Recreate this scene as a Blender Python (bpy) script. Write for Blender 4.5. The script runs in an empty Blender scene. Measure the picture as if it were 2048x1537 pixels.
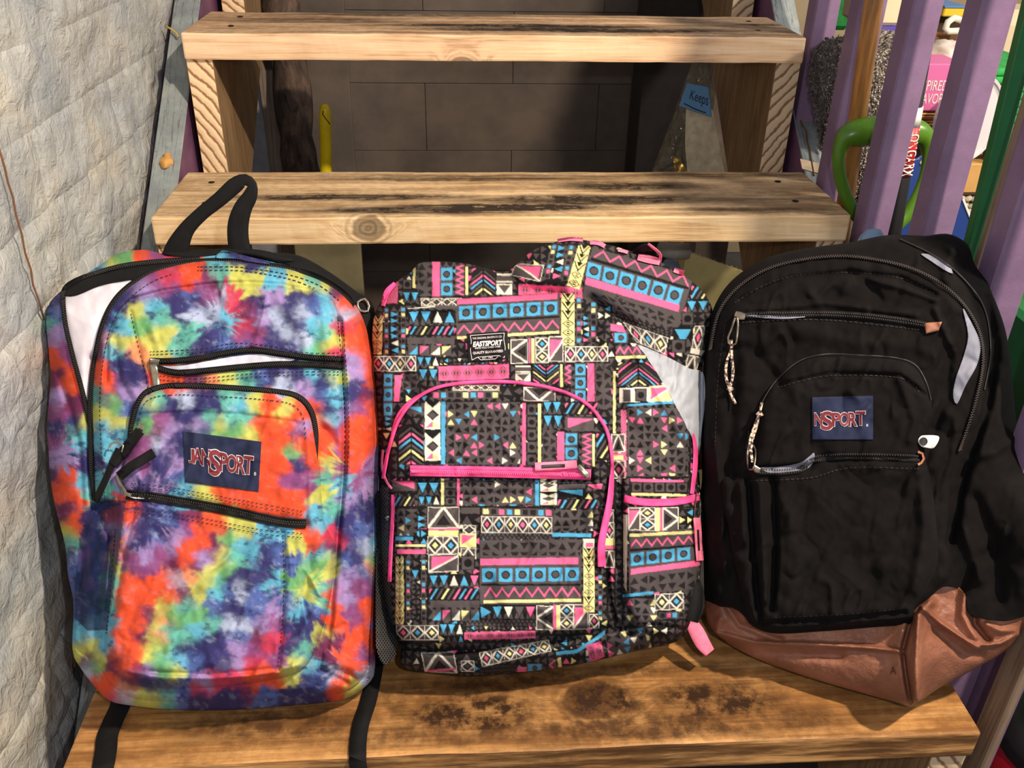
import bpy, bmesh, math, random
import numpy as np
from mathutils import Vector, Matrix, Euler

# ------------------------------------------------------------------ camera, world, lights, exposure
Z0 = 0.42                                     # height of the lowest tread shown above the floor
CAM = np.array([-0.0736726, -0.5789507, 0.7553534 + Z0])
_p, _y, _r, F = 1.0408914, -0.0732948, 0.0213534, 1814.42
def _rz(a): return np.array([[math.cos(a), -math.sin(a), 0], [math.sin(a), math.cos(a), 0], [0, 0, 1]])
CM = _rz(_y) @ np.array([[1, 0, 0], [0, math.cos(_p), -math.sin(_p)], [0, math.sin(_p), math.cos(_p)]]) @ _rz(_r)
scene = bpy.context.scene
cd = bpy.data.cameras.new('camera'); cam = bpy.data.objects.new('camera', cd); scene.collection.objects.link(cam)
cd.sensor_width = 36; cd.lens = F / 2048 * 36; cd.clip_start = .01
mw = Matrix([list(CM[i]) + [CAM[i]] for i in range(3)] + [[0, 0, 0, 1]])
cam.matrix_world = mw; scene.camera = cam
scene.view_settings.view_transform = 'Standard'; scene.view_settings.look = 'None'
scene.view_settings.gamma = 1; scene.view_settings.use_curve_mapping = False
scene.view_settings.exposure = 0.12
w = bpy.data.worlds.new('world'); scene.world = w; w.use_nodes = True
w.node_tree.nodes['Background'].inputs[0].default_value = (.95, .92, 1.0, 1)
w.node_tree.nodes['Background'].inputs[1].default_value = 0.30
def light(name, loc, size, power, col, target):
    l = bpy.data.lights.new(name, 'AREA'); l.shape = 'DISK'; l.size = size; l.energy = power; l.color = col
    o = bpy.data.objects.new(name, l); scene.collection.objects.link(o); o.location = loc
    o.rotation_euler = (Vector(target) - Vector(loc)).to_track_quat('-Z', 'Y').to_euler(); return o
light('phone_flash', (0.03, -0.60, 1.24), .025, 2.6, (.97, .98, 1), (0, .3, .65))
light('ceiling_bulb', (0.66, -0.48, 2.12), .06, 41, (1, .85, .66), (0, .3, .5))
light('room_lamp', (1.7, 0.1, 1.9), .25, 20, (1, .93, .82), (1.0, 1.0, .4))

# ------------------------------------------------------------------ geometry from sight lines onto real planes
def rays(px, py):
    px = np.asarray(px, float); py = np.asarray(py, float)
    d = np.stack([(px - 1024) / F, -(py - 768.5) / F, -np.ones_like(px)], -1)
    return d @ CM.T
def onplane(px, py, n, d):
    n = np.asarray(n, float); r = rays(px, py)
    t = (d - n @ CAM) / (r @ n)
    return CAM + r * np.asarray(t)[..., None]
def atx(px, py, x): return onplane(px, py, (1, 0, 0), x)
def aty(px, py, y): return onplane(px, py, (0, 1, 0), y)
def atz(px, py, z): return onplane(px, py, (0, 0, 1), z)

COL = scene.collection
def tag(o, label=None, cat=None, group=None, kind=None):
    if label: o['label'] = label
    if cat: o['category'] = cat
    if group: o['group'] = group
    if kind: o['kind'] = kind
    return o
def empty(name, loc, label=None, cat=None, group=None, kind=None):
    o = bpy.data.objects.new(name, None); COL.objects.link(o); o.location = loc; o.empty_display_size = .05
    return tag(o, label, cat, group, kind)
def link(name, me, mat, parent=None, smooth=False, kind=None, label=None):
    o = bpy.data.objects.new(name, me); COL.objects.link(o)
    mats = mat if isinstance(mat, (list, tuple)) else [mat]
    for m in mats:
        if m is not None: me.materials.append(m)
    if smooth: me.shade_smooth()
    if parent is not None:
        o.parent = parent
        # geometry is written in world coordinates: shift it into the parent's frame
        me.transform(Matrix.Translation(-wloc(parent)))
    if kind: o['kind'] = kind
    if label: o['label'] = label
    return o
def wloc(o):
    v = Vector(o.location)
    while o.parent is not None: o = o.parent; v = v + Vector(o.location)
    return v
def own_origin(o, loc):
    """move a top-level mesh's origin to loc, the geometry stays where it is"""
    o.data.transform(Matrix.Translation(-Vector(loc))); o.location = loc; return o
def mesh_np(name, V, Fs):
    me = bpy.data.meshes.new(name)
    V = np.asarray(V, np.float32); n = len(V)
    Fs = np.asarray(Fs, np.int32); k = Fs.shape[1]
    me.vertices.add(n); me.vertices.foreach_set('co', V.ravel())
    me.loops.add(len(Fs) * k); me.loops.foreach_set('vertex_index', Fs.ravel())
    me.polygons.add(len(Fs)); me.polygons.foreach_set('loop_start', np.arange(len(Fs), dtype=np.int32) * k)
    me.update(calc_edges=True); me.validate()
    return me
def srgb(c):
    c = np.asarray(c, float) / 255.
    return np.where(c <= .04045, c / 12.92, ((c + .055) / 1.055) ** 2.4)
def setcol(me, rgb):
    a = me.color_attributes.new('Col', 'FLOAT_COLOR', 'POINT')
    c = np.ones((len(me.vertices), 4), np.float32); c[:, :3] = rgb[:len(c)]
    a.data.foreach_set('color', c.ravel())

# ------------------------------------------------------------------ numpy noise
_rng = np.random.RandomState(7); _tab = _rng.rand(256, 256)
def vnoise(x, y):
    xi = np.floor(x).astype(int); yi = np.floor(y).astype(int); fx = x - xi; fy = y - yi
    fx = fx * fx * (3 - 2 * fx); fy = fy * fy * (3 - 2 * fy)
    g = lambda i, j: _tab[i & 255, j & 255]
    return (g(xi, yi) * (1 - fx) + g(xi + 1, yi) * fx) * (1 - fy) + (g(xi, yi + 1) * (1 - fx) + g(xi + 1, yi + 1) * fx) * fy
def fbm(x, y, o=4, s=0.):
    t = 0; a = .5
    for i in range(o):
        t = t + a * (vnoise(x + s + 17.3 * i, y + s * 1.7 + 9.1 * i) - .5); x = x * 2.03; y = y * 2.03; a *= .55
    return t
def lin(x): return np.asarray(x, float)
def inside(poly, x, y):
    c = np.zeros(x.shape, bool); n = len(poly)
    for i in range(n):
        x1, y1 = poly[i]; x2, y2 = poly[(i + 1) % n]
        if y1 == y2: continue
        m = ((y1 > y) != (y2 > y)) & (x < (x2 - x1) * (y - y1) / (y2 - y1) + x1); c ^= m
    return c
def dline(path, x, y, closed=False, near=False):
    best = np.full(x.shape, 1e9); nx = x.copy(); ny = y.copy(); n = len(path)
    for i in range(n if closed else n - 1):
        x1, y1 = path[i]; x2, y2 = path[(i + 1) % n]; dx, dy = x2 - x1, y2 - y1; L = dx * dx + dy * dy
        if L == 0: continue
        t = np.clip(((x - x1) * dx + (y - y1) * dy) / L, 0, 1); qx = x1 + t * dx; qy = y1 + t * dy
        d = (x - qx) ** 2 + (y - qy) ** 2; m = d < best
        best = np.where(m, d, best)
        if near: nx = np.where(m, qx, nx); ny = np.where(m, qy, ny)
    best = np.sqrt(best)
    return (best, nx, ny) if near else best
def curve(pts, closed=False, step=8):
    """Catmull-Rom through the points"""
    P = np.asarray(pts, float); n = len(P); out = []
    for i in range(n if closed else n - 1):
        g = (lambda k: P[k % n]) if closed else (lambda k: P[min(max(k, 0), n - 1)])
        a, b, c, d = g(i - 1), g(i), g(i + 1), g(i + 2)
        m = max(1, int(np.hypot(*(c[:2] - b[:2])) / step))
        for k in range(m):
            t = k / m
            out.append(.5 * (2 * b + (c - a) * t + (2 * a - 5 * b + 4 * c - d) * t * t + (3 * b - a - 3 * c + d) * t ** 3))
    if not closed: out.append(P[-1])
    return np.array(out)
def rnd(d, R): return np.sqrt(np.maximum(0, 1 - (1 - np.minimum(d / R, 1)) ** 2))

class Plane:
    """a leaning plane in the scene; at() puts a sight line onto it at height h in front of it"""
    def __init__(s, nx, a, pt, off):
        a = math.radians(a); n = np.array([nx, -math.sin(a), math.cos(a)]); s.n = n / np.linalg.norm(n)
        p = np.array(pt, float); p[2] += Z0; s.d = s.n @ p + off
    def at(s, x, y, h):
        r = rays(x, y); t = (s.d + np.asarray(h) - s.n @ CAM) / (r @ s.n)
        return CAM + r * t[..., None]

def sheet(name, plane, outline, hf, mat, parent, sp=3., colf=None, low=None, smooth=True, kind=None, label=None, flat=False):
    """cloth piece: outline filled with a fine grid, raised by hf(x, y, d) with d the distance from the rim; rim turned down to low(x,y)"""
    ol = np.asarray(outline, float)
    x0, y0 = ol.min(0) - 1.5 * sp; x1, y1 = ol.max(0) + 1.5 * sp
    gx = np.arange(x0, x1 + sp, sp); gy = np.arange(y0, y1 + sp, sp)
    X, Y = np.meshgrid(gx, gy); I = inside(ol, X, Y)
    cell = I[:-1, :-1] | I[1:, :-1] | I[:-1, 1:] | I[1:, 1:]
    idx = np.arange(X.size).reshape(X.shape); r, c = np.nonzero(cell)
    Q = np.stack([idx[r, c], idx[r + 1, c], idx[r + 1, c + 1], idx[r, c + 1]], 1)
    used, inv = np.unique(Q, return_inverse=True); Q = inv.reshape(Q.shape)
    x = X.ravel()[used]; y = Y.ravel()[used]; ins = I.ravel()[used]
    d, nx, ny = dline(ol, x, y, True, True)
    x = np.where(ins, x, nx); y = np.where(ins, y, ny); d = np.where(ins, d, 0)
    h = hf(x, y, d); V = plane.at(x, y, h)
    col = colf(x, y) if colf is not None else None
    if low is not None:
        E = np.concatenate([Q[:, [0, 1]], Q[:, [1, 2]], Q[:, [2, 3]], Q[:, [3, 0]]])
        key = np.sort(E, 1); k = key[:, 0].astype(np.int64) * len(V) + key[:, 1]
        _, first, cnt = np.unique(k, return_index=True, return_counts=True)
        B = E[first[cnt == 1]]; bv, binv = np.unique(B, return_inverse=True); binv = binv.reshape(B.shape)
        hl = low(x[bv], y[bv]); VL = plane.at(x[bv], y[bv], hl); n = len(V)
        V = np.concatenate([V, VL]); Q = np.concatenate([Q, np.stack([B[:, 1], B[:, 0], n + binv[:, 0], n + binv[:, 1]], 1)])
        if col is not None: col = np.concatenate([col, col[bv]])
    me = mesh_np(name, V, Q)
    if col is not None: setcol(me, col)
    return link(name, me, mat, parent, smooth, kind, label)

def ribbon(name, plane, path, width, hf, mat, parent, thick=.0012, closed=False, kind=None, step=6, label=None, spline=True, round_=False):
    """flat strip (or cord) along a path lying at height hf above the plane; width in px, may vary along the path"""
    P = curve(path, closed, step) if spline else np.asarray(path, float)
    W = P[:, 2] if P.shape[1] > 2 else np.full(len(P), float(width))
    X, Y = P[:, 0], P[:, 1]
    T = np.stack([np.gradient(X), np.gradient(Y)], 1)
    if closed: T = np.stack([np.roll(X, -1) - np.roll(X, 1), np.roll(Y, -1) - np.roll(Y, 1)], 1)
    T /= np.linalg.norm(T, axis=1)[:, None] + 1e-9; N = np.stack([-T[:, 1], T[:, 0]], 1)
    prof = [(-1, 0), (-.96, 1), (-.35, 1.12), (.35, 1.12), (.96, 1), (1, 0)] if not round_ else [(math.cos(a), math.sin(a) + 1) for a in np.linspace(0, 2 * math.pi, 9)[:-1]]
    rows = []
    if P.shape[1] > 3: extra = P[:, 3]
    else: extra = 0
    for u, v in prof:
        x = X + N[:, 0] * u * W / 2; y = Y + N[:, 1] * u * W / 2
        rows.append(plane.at(x, y, hf(x, y) + extra + v * thick))
    V = np.stack(rows, 1); n, k = V.shape[:2]; Q = []
    for i in range(n if closed else n - 1):
        for j in range(k):
            a = i; b = (i + 1) % n; Q.append((a * k + j, b * k + j, b * k + (j + 1) % k, a * k + (j + 1) % k))
    me = mesh_np(name, V.reshape(-1, 3), Q)
    return link(name, me, mat, parent, not True or round_, kind, label)

def teeth(name, plane, path, gap, hf, mat, parent, pitch=5.2, ln=5., wd=2.4, th=.0012, up=.0016):
    """two rows of small zip teeth either side of the path, one stuff part"""
    P = curve(path, False, pitch); T = np.gradient(P[:, :2], axis=0); T /= np.linalg.norm(T, axis=1)[:, None] + 1e-9
    N = np.stack([-T[:, 1], T[:, 0]], 1); V = []; Q = []
    for s in (-1, 1):
        for i in range(len(P)):
            c = P[i, :2] + N[i] * s * gap + T[i] * (pitch / 2 if s > 0 else 0)
            for dz in (0, th):
                for a, b in ((-1, -1), (1, -1), (1, 1), (-1, 1)):
                    q = c + T[i] * a * wd / 2 + N[i] * b * ln / 2; V.append((q[0], q[1], up + dz))
            k = len(V) - 8
            for f in ((4, 5, 6, 7), (0, 1, 5, 4), (1, 2, 6, 5), (2, 3, 7, 6), (3, 0, 4, 7)): Q.append([k + j for j in f])
    V = np.array(V); W = plane.at(V[:, 0], V[:, 1], hf(V[:, 0], V[:, 1]) + V[:, 2])
    return link(name, mesh_np(name, W, Q), mat, parent, False, 'stuff')

def stitches(plane, paths, hf, mat, parent, name='stitching', pitch=9., fill=.6, wd=1.6, up=.0009):
    V = []; Q = []
    for path in paths:
        P = curve(path, False, pitch)[:, :2]
        for a, b in zip(P[:-1], P[1:]):
            t = b - a; L = np.hypot(*t)
            if L < 1e-6: continue
            t = t / L; n = np.array([-t[1], t[0]]) * wd / 2; b2 = a + t * L * fill; k = len(V)
            V += [tuple(a - n), tuple(b2 - n), tuple(b2 + n), tuple(a + n)]; Q.append((k, k + 1, k + 2, k + 3))
    V = np.array(V); W = plane.at(V[:, 0], V[:, 1], hf(V[:, 0], V[:, 1]) + up)
    return link(name, mesh_np(name, W, Q), mat, parent, False, 'stuff')

def textmesh(s, offset=0., shear=0., spacing=1., res=3):
    c = bpy.data.curves.new('t', 'FONT'); c.body = s; c.offset = offset; c.shear = shear; c.space_character = spacing
    c.resolution_u = res; c.align_x = 'LEFT'
    o = bpy.data.objects.new('t', c); COL.objects.link(o)
    me = bpy.data.meshes.new_from_object(o); bpy.data.objects.remove(o); bpy.data.curves.remove(c)
    V = np.array([v.co[:2] for v in me.vertices]); Fc = [tuple(p.vertices) for p in me.polygons]
    bpy.data.meshes.remove(me); return V, Fc
def put_text(name, items, mapf, mat, parent, kind=None, label=None):
    """items: (string, u0, v0, u1, v1, offset, shear[, fixed box string]) boxes in label space, v down; mapf(u, v) -> world"""
    V = []; Fc = []
    for it in items:
        s, u0, v0, u1, v1, off = it[:6]; sh = it[6] if len(it) > 6 else 0
        base, _ = textmesh(s, 0, sh); v, f = textmesh(s, off, sh)
        lo = base.min(0); hi = base.max(0); q = (v - lo) / (hi - lo); k = len(V)
        for a in q: V.append((u0 + a[0] * (u1 - u0), v1 - a[1] * (v1 - v0)))
        Fc += [tuple(k + j for j in p) for p in f]
    V = np.array(V); W = mapf(V[:, 0], V[:, 1])
    me = bpy.data.meshes.new(name); me.from_pydata([tuple(a) for a in W], [], Fc); me.update()
    return link(name, me, mat, parent, False, kind, label)
def quadmap(plane, q, hf, up):
    q = np.asarray(q, float)
    def f(u, v):
        p = (q[0] * ((1 - u) * (1 - v))[:, None] + q[1] * (u * (1 - v))[:, None] + q[2] * (u * v)[:, None] + q[3] * ((1 - u) * v)[:, None])
        return plane.at(p[:, 0], p[:, 1], hf(p[:, 0], p[:, 1]) + up)
    return f

# bmesh helpers
def box_me(name, lo, hi, bevel=0., seg=1):
    bm = bmesh.new(); bmesh.ops.create_cube(bm, size=1)
    s = [hi[i] - lo[i] for i in range(3)]; c = [(hi[i] + lo[i]) / 2 for i in range(3)]
    for v in bm.verts: v.co = Vector([v.co[i] * s[i] + c[i] for i in range(3)])
    if bevel: bmesh.ops.bevel(bm, geom=bm.edges[:], offset=bevel, segments=seg, affect='EDGES', profile=.6)
    me = bpy.data.meshes.new(name); bm.to_mesh(me); bm.free(); return me
def prism_me(name, poly, vec, bevel=0., mats=None):
    """polygon (3-D points) extruded by vec"""
    bm = bmesh.new(); vs = [bm.verts.new(p) for p in poly]; f = bm.faces.new(vs)
    r = bmesh.ops.extrude_face_region(bm, geom=[f])
    for e in r['geom']:
        if isinstance(e, bmesh.types.BMVert): e.co += Vector(vec)
    bmesh.ops.recalc_face_normals(bm, faces=bm.faces[:])
    if bevel: bmesh.ops.bevel(bm, geom=bm.edges[:], offset=bevel, segments=1, affect='EDGES')
    me = bpy.data.meshes.new(name); bm.to_mesh(me); bm.free(); return me
def tube_me(name, pts, rad, k=10, closed=False, cap=True, flat=1.):
    P = [Vector(p) for p in pts]; n = len(P); R = rad if hasattr(rad, '__len__') else [rad] * n
    V = []; Q = []; up = None
    for i in range(n):
        t = (P[(i + 1) % n] - P[i - 1]) if (closed or 0 < i < n - 1) else (P[1] - P[0] if i == 0 else P[-1] - P[-2])
        t.normalize()
        if up is None: up = Vector((0, 0, 1)) if abs(t.z) < .9 else Vector((0, 1, 0))
        a = t.cross(up).normalized(); b = a.cross(t).normalized(); up = b
        for j in range(k):
            an = 2 * math.pi * j / k; V.append(P[i] + a * math.cos(an) * R[i] + b * math.sin(an) * R[i] * flat)
    for i in range(n if closed else n - 1):
        for j in range(k):
            Q.append((i * k + j, i * k + (j + 1) % k, ((i + 1) % n) * k + (j + 1) % k, ((i + 1) % n) * k + j))
    fs = [tuple(q) for q in Q]
    if cap and not closed: fs += [tuple(reversed(range(k))), tuple(range((n - 1) * k, n * k))]
    me = bpy.data.meshes.new(name); me.from_pydata([tuple(v) for v in V], [], fs); me.update(); return me
def lathe_me(name, prof, c, axis=(0, 0, 1), k=28):
    ax = Vector(axis).normalized(); a = ax.orthogonal().normalized(); b = ax.cross(a); V = []; fs = []
    for r, h in prof:
        for j in range(k):
            t = 2 * math.pi * j / k; V.append(Vector(c) + ax * h + a * r * math.cos(t) + b * r * math.sin(t))
    for i in range(len(prof) - 1):
        for j in range(k): fs.append((i * k + j, i * k + (j + 1) % k, (i + 1) * k + (j + 1) % k, (i + 1) * k + j))
    fs += [tuple(reversed(range(k))), tuple(range((len(prof) - 1) * k, len(prof) * k))]
    me = bpy.data.meshes.new(name); me.from_pydata([tuple(v) for v in V], [], fs); me.update(); return me

# ------------------------------------------------------------------ materials
def newmat(name):
    m = bpy.data.materials.new(name); m.use_nodes = True; nt = m.node_tree
    return m, nt, nt.nodes['Principled BSDF']
def nd(nt, typ, ins=None, **attrs):
    n = nt.nodes.new(typ)
    for k, v in attrs.items(): setattr(n, k, v)
    for k, v in (ins or {}).items():
        s = n.inputs[k]
        if isinstance(v, bpy.types.NodeSocket): nt.links.new(v, s)
        else: s.default_value = v
    return n
def L4(c): return tuple(srgb(c)) + (1.,)
def mathn(nt, op, a, b=0., c=0., clamp=False):
    n = nt.nodes.new('ShaderNodeMath'); n.operation = op; n.use_clamp = clamp
    for i, v in enumerate((a, b, c)):
        if isinstance(v, bpy.types.NodeSocket): nt.links.new(v, n.inputs[i])
        else: n.inputs[i].default_value = v
    return n.outputs[0]
def mix(nt, f, a, b, mode='MIX'):
    n = nt.nodes.new('ShaderNodeMix'); n.data_type = 'RGBA'; n.blend_type = mode
    for k, v in ((0, f), (6, a), (7, b)):
        if isinstance(v, bpy.types.NodeSocket): nt.links.new(v, n.inputs[k])
        else: n.inputs[k].default_value = v
    return n.outputs[2]
def ramp(nt, fac, stops):
    n = nt.nodes.new('ShaderNodeValToRGB'); nt.links.new(fac, n.inputs[0]); e = n.color_ramp.elements
    while len(e) > 1: e.remove(e[-1])
    e[0].position, e[0].color = stops[0]
    for p, c in stops[1:]: q = e.new(p); q.color = c
    return n.outputs[0]
def sramp(nt, fac, lo, hi):
    n = nt.nodes.new('ShaderNodeMapRange'); n.interpolation_type = 'SMOOTHSTEP'; nt.links.new(fac, n.inputs[0])
    n.inputs[1].default_value = lo; n.inputs[2].default_value = hi; return n.outputs[0]
def coords(nt, scale=(1, 1, 1), loc=(0, 0, 0), rot=(0, 0, 0), src='Object'):
    tc = nd(nt, 'ShaderNodeTexCoord'); mp = nd(nt, 'ShaderNodeMapping', {'Vector': tc.outputs[src], 'Scale': scale, 'Location': loc, 'Rotation': rot})
    return mp.outputs[0]
def noise(nt, vec, scale=1., detail=4., rough=.55, dist=0.):
    return nd(nt, 'ShaderNodeTexNoise', {'Vector': vec, 'Scale': scale, 'Detail': detail, 'Roughness': rough, 'Distortion': dist}).outputs['Fac']
def bump(nt, h, strength=.3, dist=.001):
    return nd(nt, 'ShaderNodeBump', {'Height': h, 'Strength': strength, 'Distance': dist}).outputs[0]
def plain(name, c, rough=.6, metal=0., nscale=0., namt=.15, bumps=0., bscale=200., spec=None, sheen=0.):
    m, nt, p = newmat(name); base = L4(c); v = coords(nt)
    if nscale:
        n = noise(nt, v, nscale, 5); k = [x * (1 - namt * 2) for x in base[:3]]; l = [min(1, x * (1 + namt)) for x in base[:3]]
        nt.links.new(ramp(nt, n, [(.3, tuple(k) + (1,)), (.7, tuple(l) + (1,))]), p.inputs['Base Color'])
    else: p.inputs['Base Color'].default_value = base
    p.inputs['Roughness'].default_value = rough; p.inputs['Metallic'].default_value = metal
    if spec is not None: p.inputs['Specular IOR Level'].default_value = spec
    if sheen: p.inputs['Sheen Weight'].default_value = sheen
    if bumps: nt.links.new(bump(nt, noise(nt, v, bscale, 3), bumps), p.inputs['Normal'])
    return m
def cloth_mat(name, attr=True, c=(20, 18, 20), rough=.9, bs=.25, spec=.25, weave=1100.):
    m, nt, p = newmat(name); v = coords(nt)
    if attr: nt.links.new(nd(nt, 'ShaderNodeAttribute', attribute_name='Col').outputs['Color'], p.inputs['Base Color'])
    else:
        n = noise(nt, v, 60, 5); b = np.array(L4(c)[:3])
        nt.links.new(ramp(nt, n, [(.3, tuple(b * .7) + (1,)), (.7, tuple(b * 1.35) + (1,))]), p.inputs['Base Color'])
    p.inputs['Roughness'].default_value = rough; p.inputs['Specular IOR Level'].default_value = spec
    h = mathn(nt, 'ADD', mathn(nt, 'MULTIPLY', noise(nt, v, weave, 2), .4), mathn(nt, 'MULTIPLY', noise(nt, v, 90, 4), 1.2))
    nt.links.new(bump(nt, h, bs, .001), p.inputs['Normal']); return m
def wood(name, light_, mid, dark, stain=.4, stain_col=(50, 38, 26), knots=(), sc=1., seed=0., stain_scale=(3, 14, 14), streak=.0, rough=.75, axis='X', contrast=1., bumps=.35):
    """grain runs along the object's own axis; knots = (x, y, z, radius, darkness) in object space"""
    m, nt, p = newmat(name)
    tc = nd(nt, 'ShaderNodeTexCoord').outputs['Object']
    vec = tc
    if axis == 'Z': vec = nd(nt, 'ShaderNodeMapping', {'Vector': tc, 'Rotation': (0, math.pi / 2, 0)}).outputs[0]
    if axis == 'Y': vec = nd(nt, 'ShaderNodeMapping', {'Vector': tc, 'Rotation': (0, 0, math.pi / 2)}).outputs[0]
    kd = None; kdark = None; off = None
    for (kx, ky, kz, kr, kk) in knots:
        d = nd(nt, 'ShaderNodeVectorMath', {0: nd(nt, 'ShaderNodeVectorMath', {0: vec, 1: (kx, ky, kz)}, operation='SUBTRACT').outputs[0], 1: (1 / kr * .8, 1 / kr, 1 / kr)}, operation='MULTIPLY').outputs[0]
        wob = noise(nt, vec, 60, 3)
        ln = mathn(nt, 'ADD', nd(nt, 'ShaderNodeVectorMath', {0: d}, operation='LENGTH').outputs['Value'], mathn(nt, 'MULTIPLY', mathn(nt, 'SUBTRACT', wob, .5), .5))
        g = mathn(nt, 'POWER', 2.718, mathn(nt, 'MULTIPLY', mathn(nt, 'MULTIPLY', ln, ln), -.35))
        off = g if off is None else mathn(nt, 'ADD', off, g)
        core = mathn(nt, 'SUBTRACT', 1., sramp(nt, ln, .75, 1.15)); ring = mathn(nt, 'MULTIPLY', mathn(nt, 'ADD', mathn(nt, 'SINE', mathn(nt, 'MULTIPLY', ln, 15.)), 1.), .5)
        ring = mathn(nt, 'MULTIPLY', ring, mathn(nt, 'SUBTRACT', 1., sramp(nt, ln, 1., 2.)))
        e = (mathn(nt, 'MULTIPLY', core, kk), mathn(nt, 'MULTIPLY', ring, kk * .6))
        kd = e[0] if kd is None else mathn(nt, 'MAXIMUM', kd, e[0]); kdark = e[1] if kdark is None else mathn(nt, 'MAXIMUM', kdark, e[1])
    mp = nd(nt, 'ShaderNodeMapping', {'Vector': vec, 'Scale': (1.2 * sc, 26 * sc, 26 * sc), 'Location': (seed, seed * 2, seed * 3)}).outputs[0]
    if off is not None:
        cb = nd(nt, 'ShaderNodeCombineXYZ', {'X': 0., 'Y': mathn(nt, 'MULTIPLY', off, 1.1), 'Z': mathn(nt, 'MULTIPLY', off, 1.1)}).outputs[0]
        mp = nd(nt, 'ShaderNodeVectorMath', {0: mp, 1: cb}, operation='ADD').outputs[0]
    g1 = noise(nt, mp, 1., 3, .5, .6)
    wv = mathn(nt, 'MULTIPLY', mathn(nt, 'ADD', mathn(nt, 'SINE', mathn(nt, 'MULTIPLY', g1, 42.)), 1.), .5)
    mp2 = nd(nt, 'ShaderNodeMapping', {'Vector': vec, 'Scale': (14 * sc, 420 * sc, 420 * sc), 'Location': (seed, 0, 0)}).outputs[0]
    g2 = noise(nt, mp2, 1., 3, .6)
    g3 = noise(nt, vec, 9., 4, .6)
    f = mathn(nt, 'ADD', mathn(nt, 'ADD', mathn(nt, 'MULTIPLY', wv, .17 * contrast), mathn(nt, 'MULTIPLY', g2, .55)), mathn(nt, 'MULTIPLY', g3, .42))
    col = ramp(nt, f, [(.28, L4(dark)), (.50, L4(mid)), (.78, L4(light_))])
    if kd is not None:
        col = mix(nt, kd, col, L4([c * .55 for c in mid])); col = mix(nt, kdark, col, L4([c * .42 for c in dark]))
    if stain:
        mp3 = nd(nt, 'ShaderNodeMapping', {'Vector': vec, 'Scale': stain_scale, 'Location': (seed * 3 + 5, seed, 2)}).outputs[0]
        s = noise(nt, mp3, 1., 6, .65, .3); st = sramp(nt, s, .62 - stain * .3, .78 - stain * .2)
        fine = sramp(nt, mathn(nt, 'ADD', mathn(nt, 'MULTIPLY', g2, .8), mathn(nt, 'MULTIPLY', noise(nt, vec, 130, 3), .35)), .40, .72)
        st = mathn(nt, 'MULTIPLY', st, mathn(nt, 'ADD', .45, mathn(nt, 'MULTIPLY', fine, .55)))
        col = mix(nt, mathn(nt, 'MULTIPLY', st, min(1, .55 + stain * .5)), col, L4(stain_col))
    nt.links.new(col, p.inputs['Base Color']); p.inputs['Roughness'].default_value = rough; p.inputs['Specular IOR Level'].default_value = .3
    hh = mathn(nt, 'ADD', mathn(nt, 'MULTIPLY', g2, .7), mathn(nt, 'MULTIPLY', wv, .3))
    nt.links.new(bump(nt, hh, bumps, .0012), p.inputs['Normal']); return m
def endgrain(name, c1, c2, centre, freq=520., rot=0.):
    """growth rings round a centre (object space x, z)"""
    m, nt, p = newmat(name); tc = nd(nt, 'ShaderNodeTexCoord').outputs['Object']
    v = nd(nt, 'ShaderNodeVectorMath', {0: tc, 1: centre}, operation='SUBTRACT').outputs[0]
    v = nd(nt, 'ShaderNodeVectorMath', {0: v, 1: (1, 0, .62)}, operation='MULTIPLY').outputs[0]
    ln = nd(nt, 'ShaderNodeVectorMath', {0: v}, operation='LENGTH').outputs['Value']
    w_ = noise(nt, tc, 22, 4); fine = noise(nt, tc, 160, 3)
    ph = mathn(nt, 'ADD', mathn(nt, 'MULTIPLY', ln, freq), mathn(nt, 'ADD', mathn(nt, 'MULTIPLY', w_, 9.), mathn(nt, 'MULTIPLY', fine, 1.6)))
    s = mathn(nt, 'MULTIPLY', mathn(nt, 'ADD', mathn(nt, 'SINE', ph), 1.), .5)
    col = ramp(nt, s, [(.04, L4(c2)), (.16, L4([a * .5 + b * .5 for a, b in zip(c1, c2)])), (.34, L4(c1))]); nt.links.new(col, p.inputs['Base Color'])
    p.inputs['Roughness'].default_value = .85; nt.links.new(bump(nt, s, .5, .001), p.inputs['Normal']); return m
def paint(name, c, alt, rough=.5, chips=None, chip_amt=.0, sc=30., mot=(.35, .65)):
    m, nt, p = newmat(name); v = coords(nt)
    n = noise(nt, v, sc, 5, .6); col = ramp(nt, n, [(mot[0], L4(alt)), (mot[1], L4(c))])
    if chips is not None:
        ch = sramp(nt, noise(nt, v, 55, 6, .7), .72 - chip_amt, .74 - chip_amt); col = mix(nt, ch, col, L4(chips))
    nt.links.new(col, p.inputs['Base Color']); p.inputs['Roughness'].default_value = rough
    nt.links.new(bump(nt, mathn(nt, 'ADD', noise(nt, v, 70, 4), mathn(nt, 'MULTIPLY', noise(nt, v, 400, 2), .3)), .25, .0015), p.inputs['Normal']); return m
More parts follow.
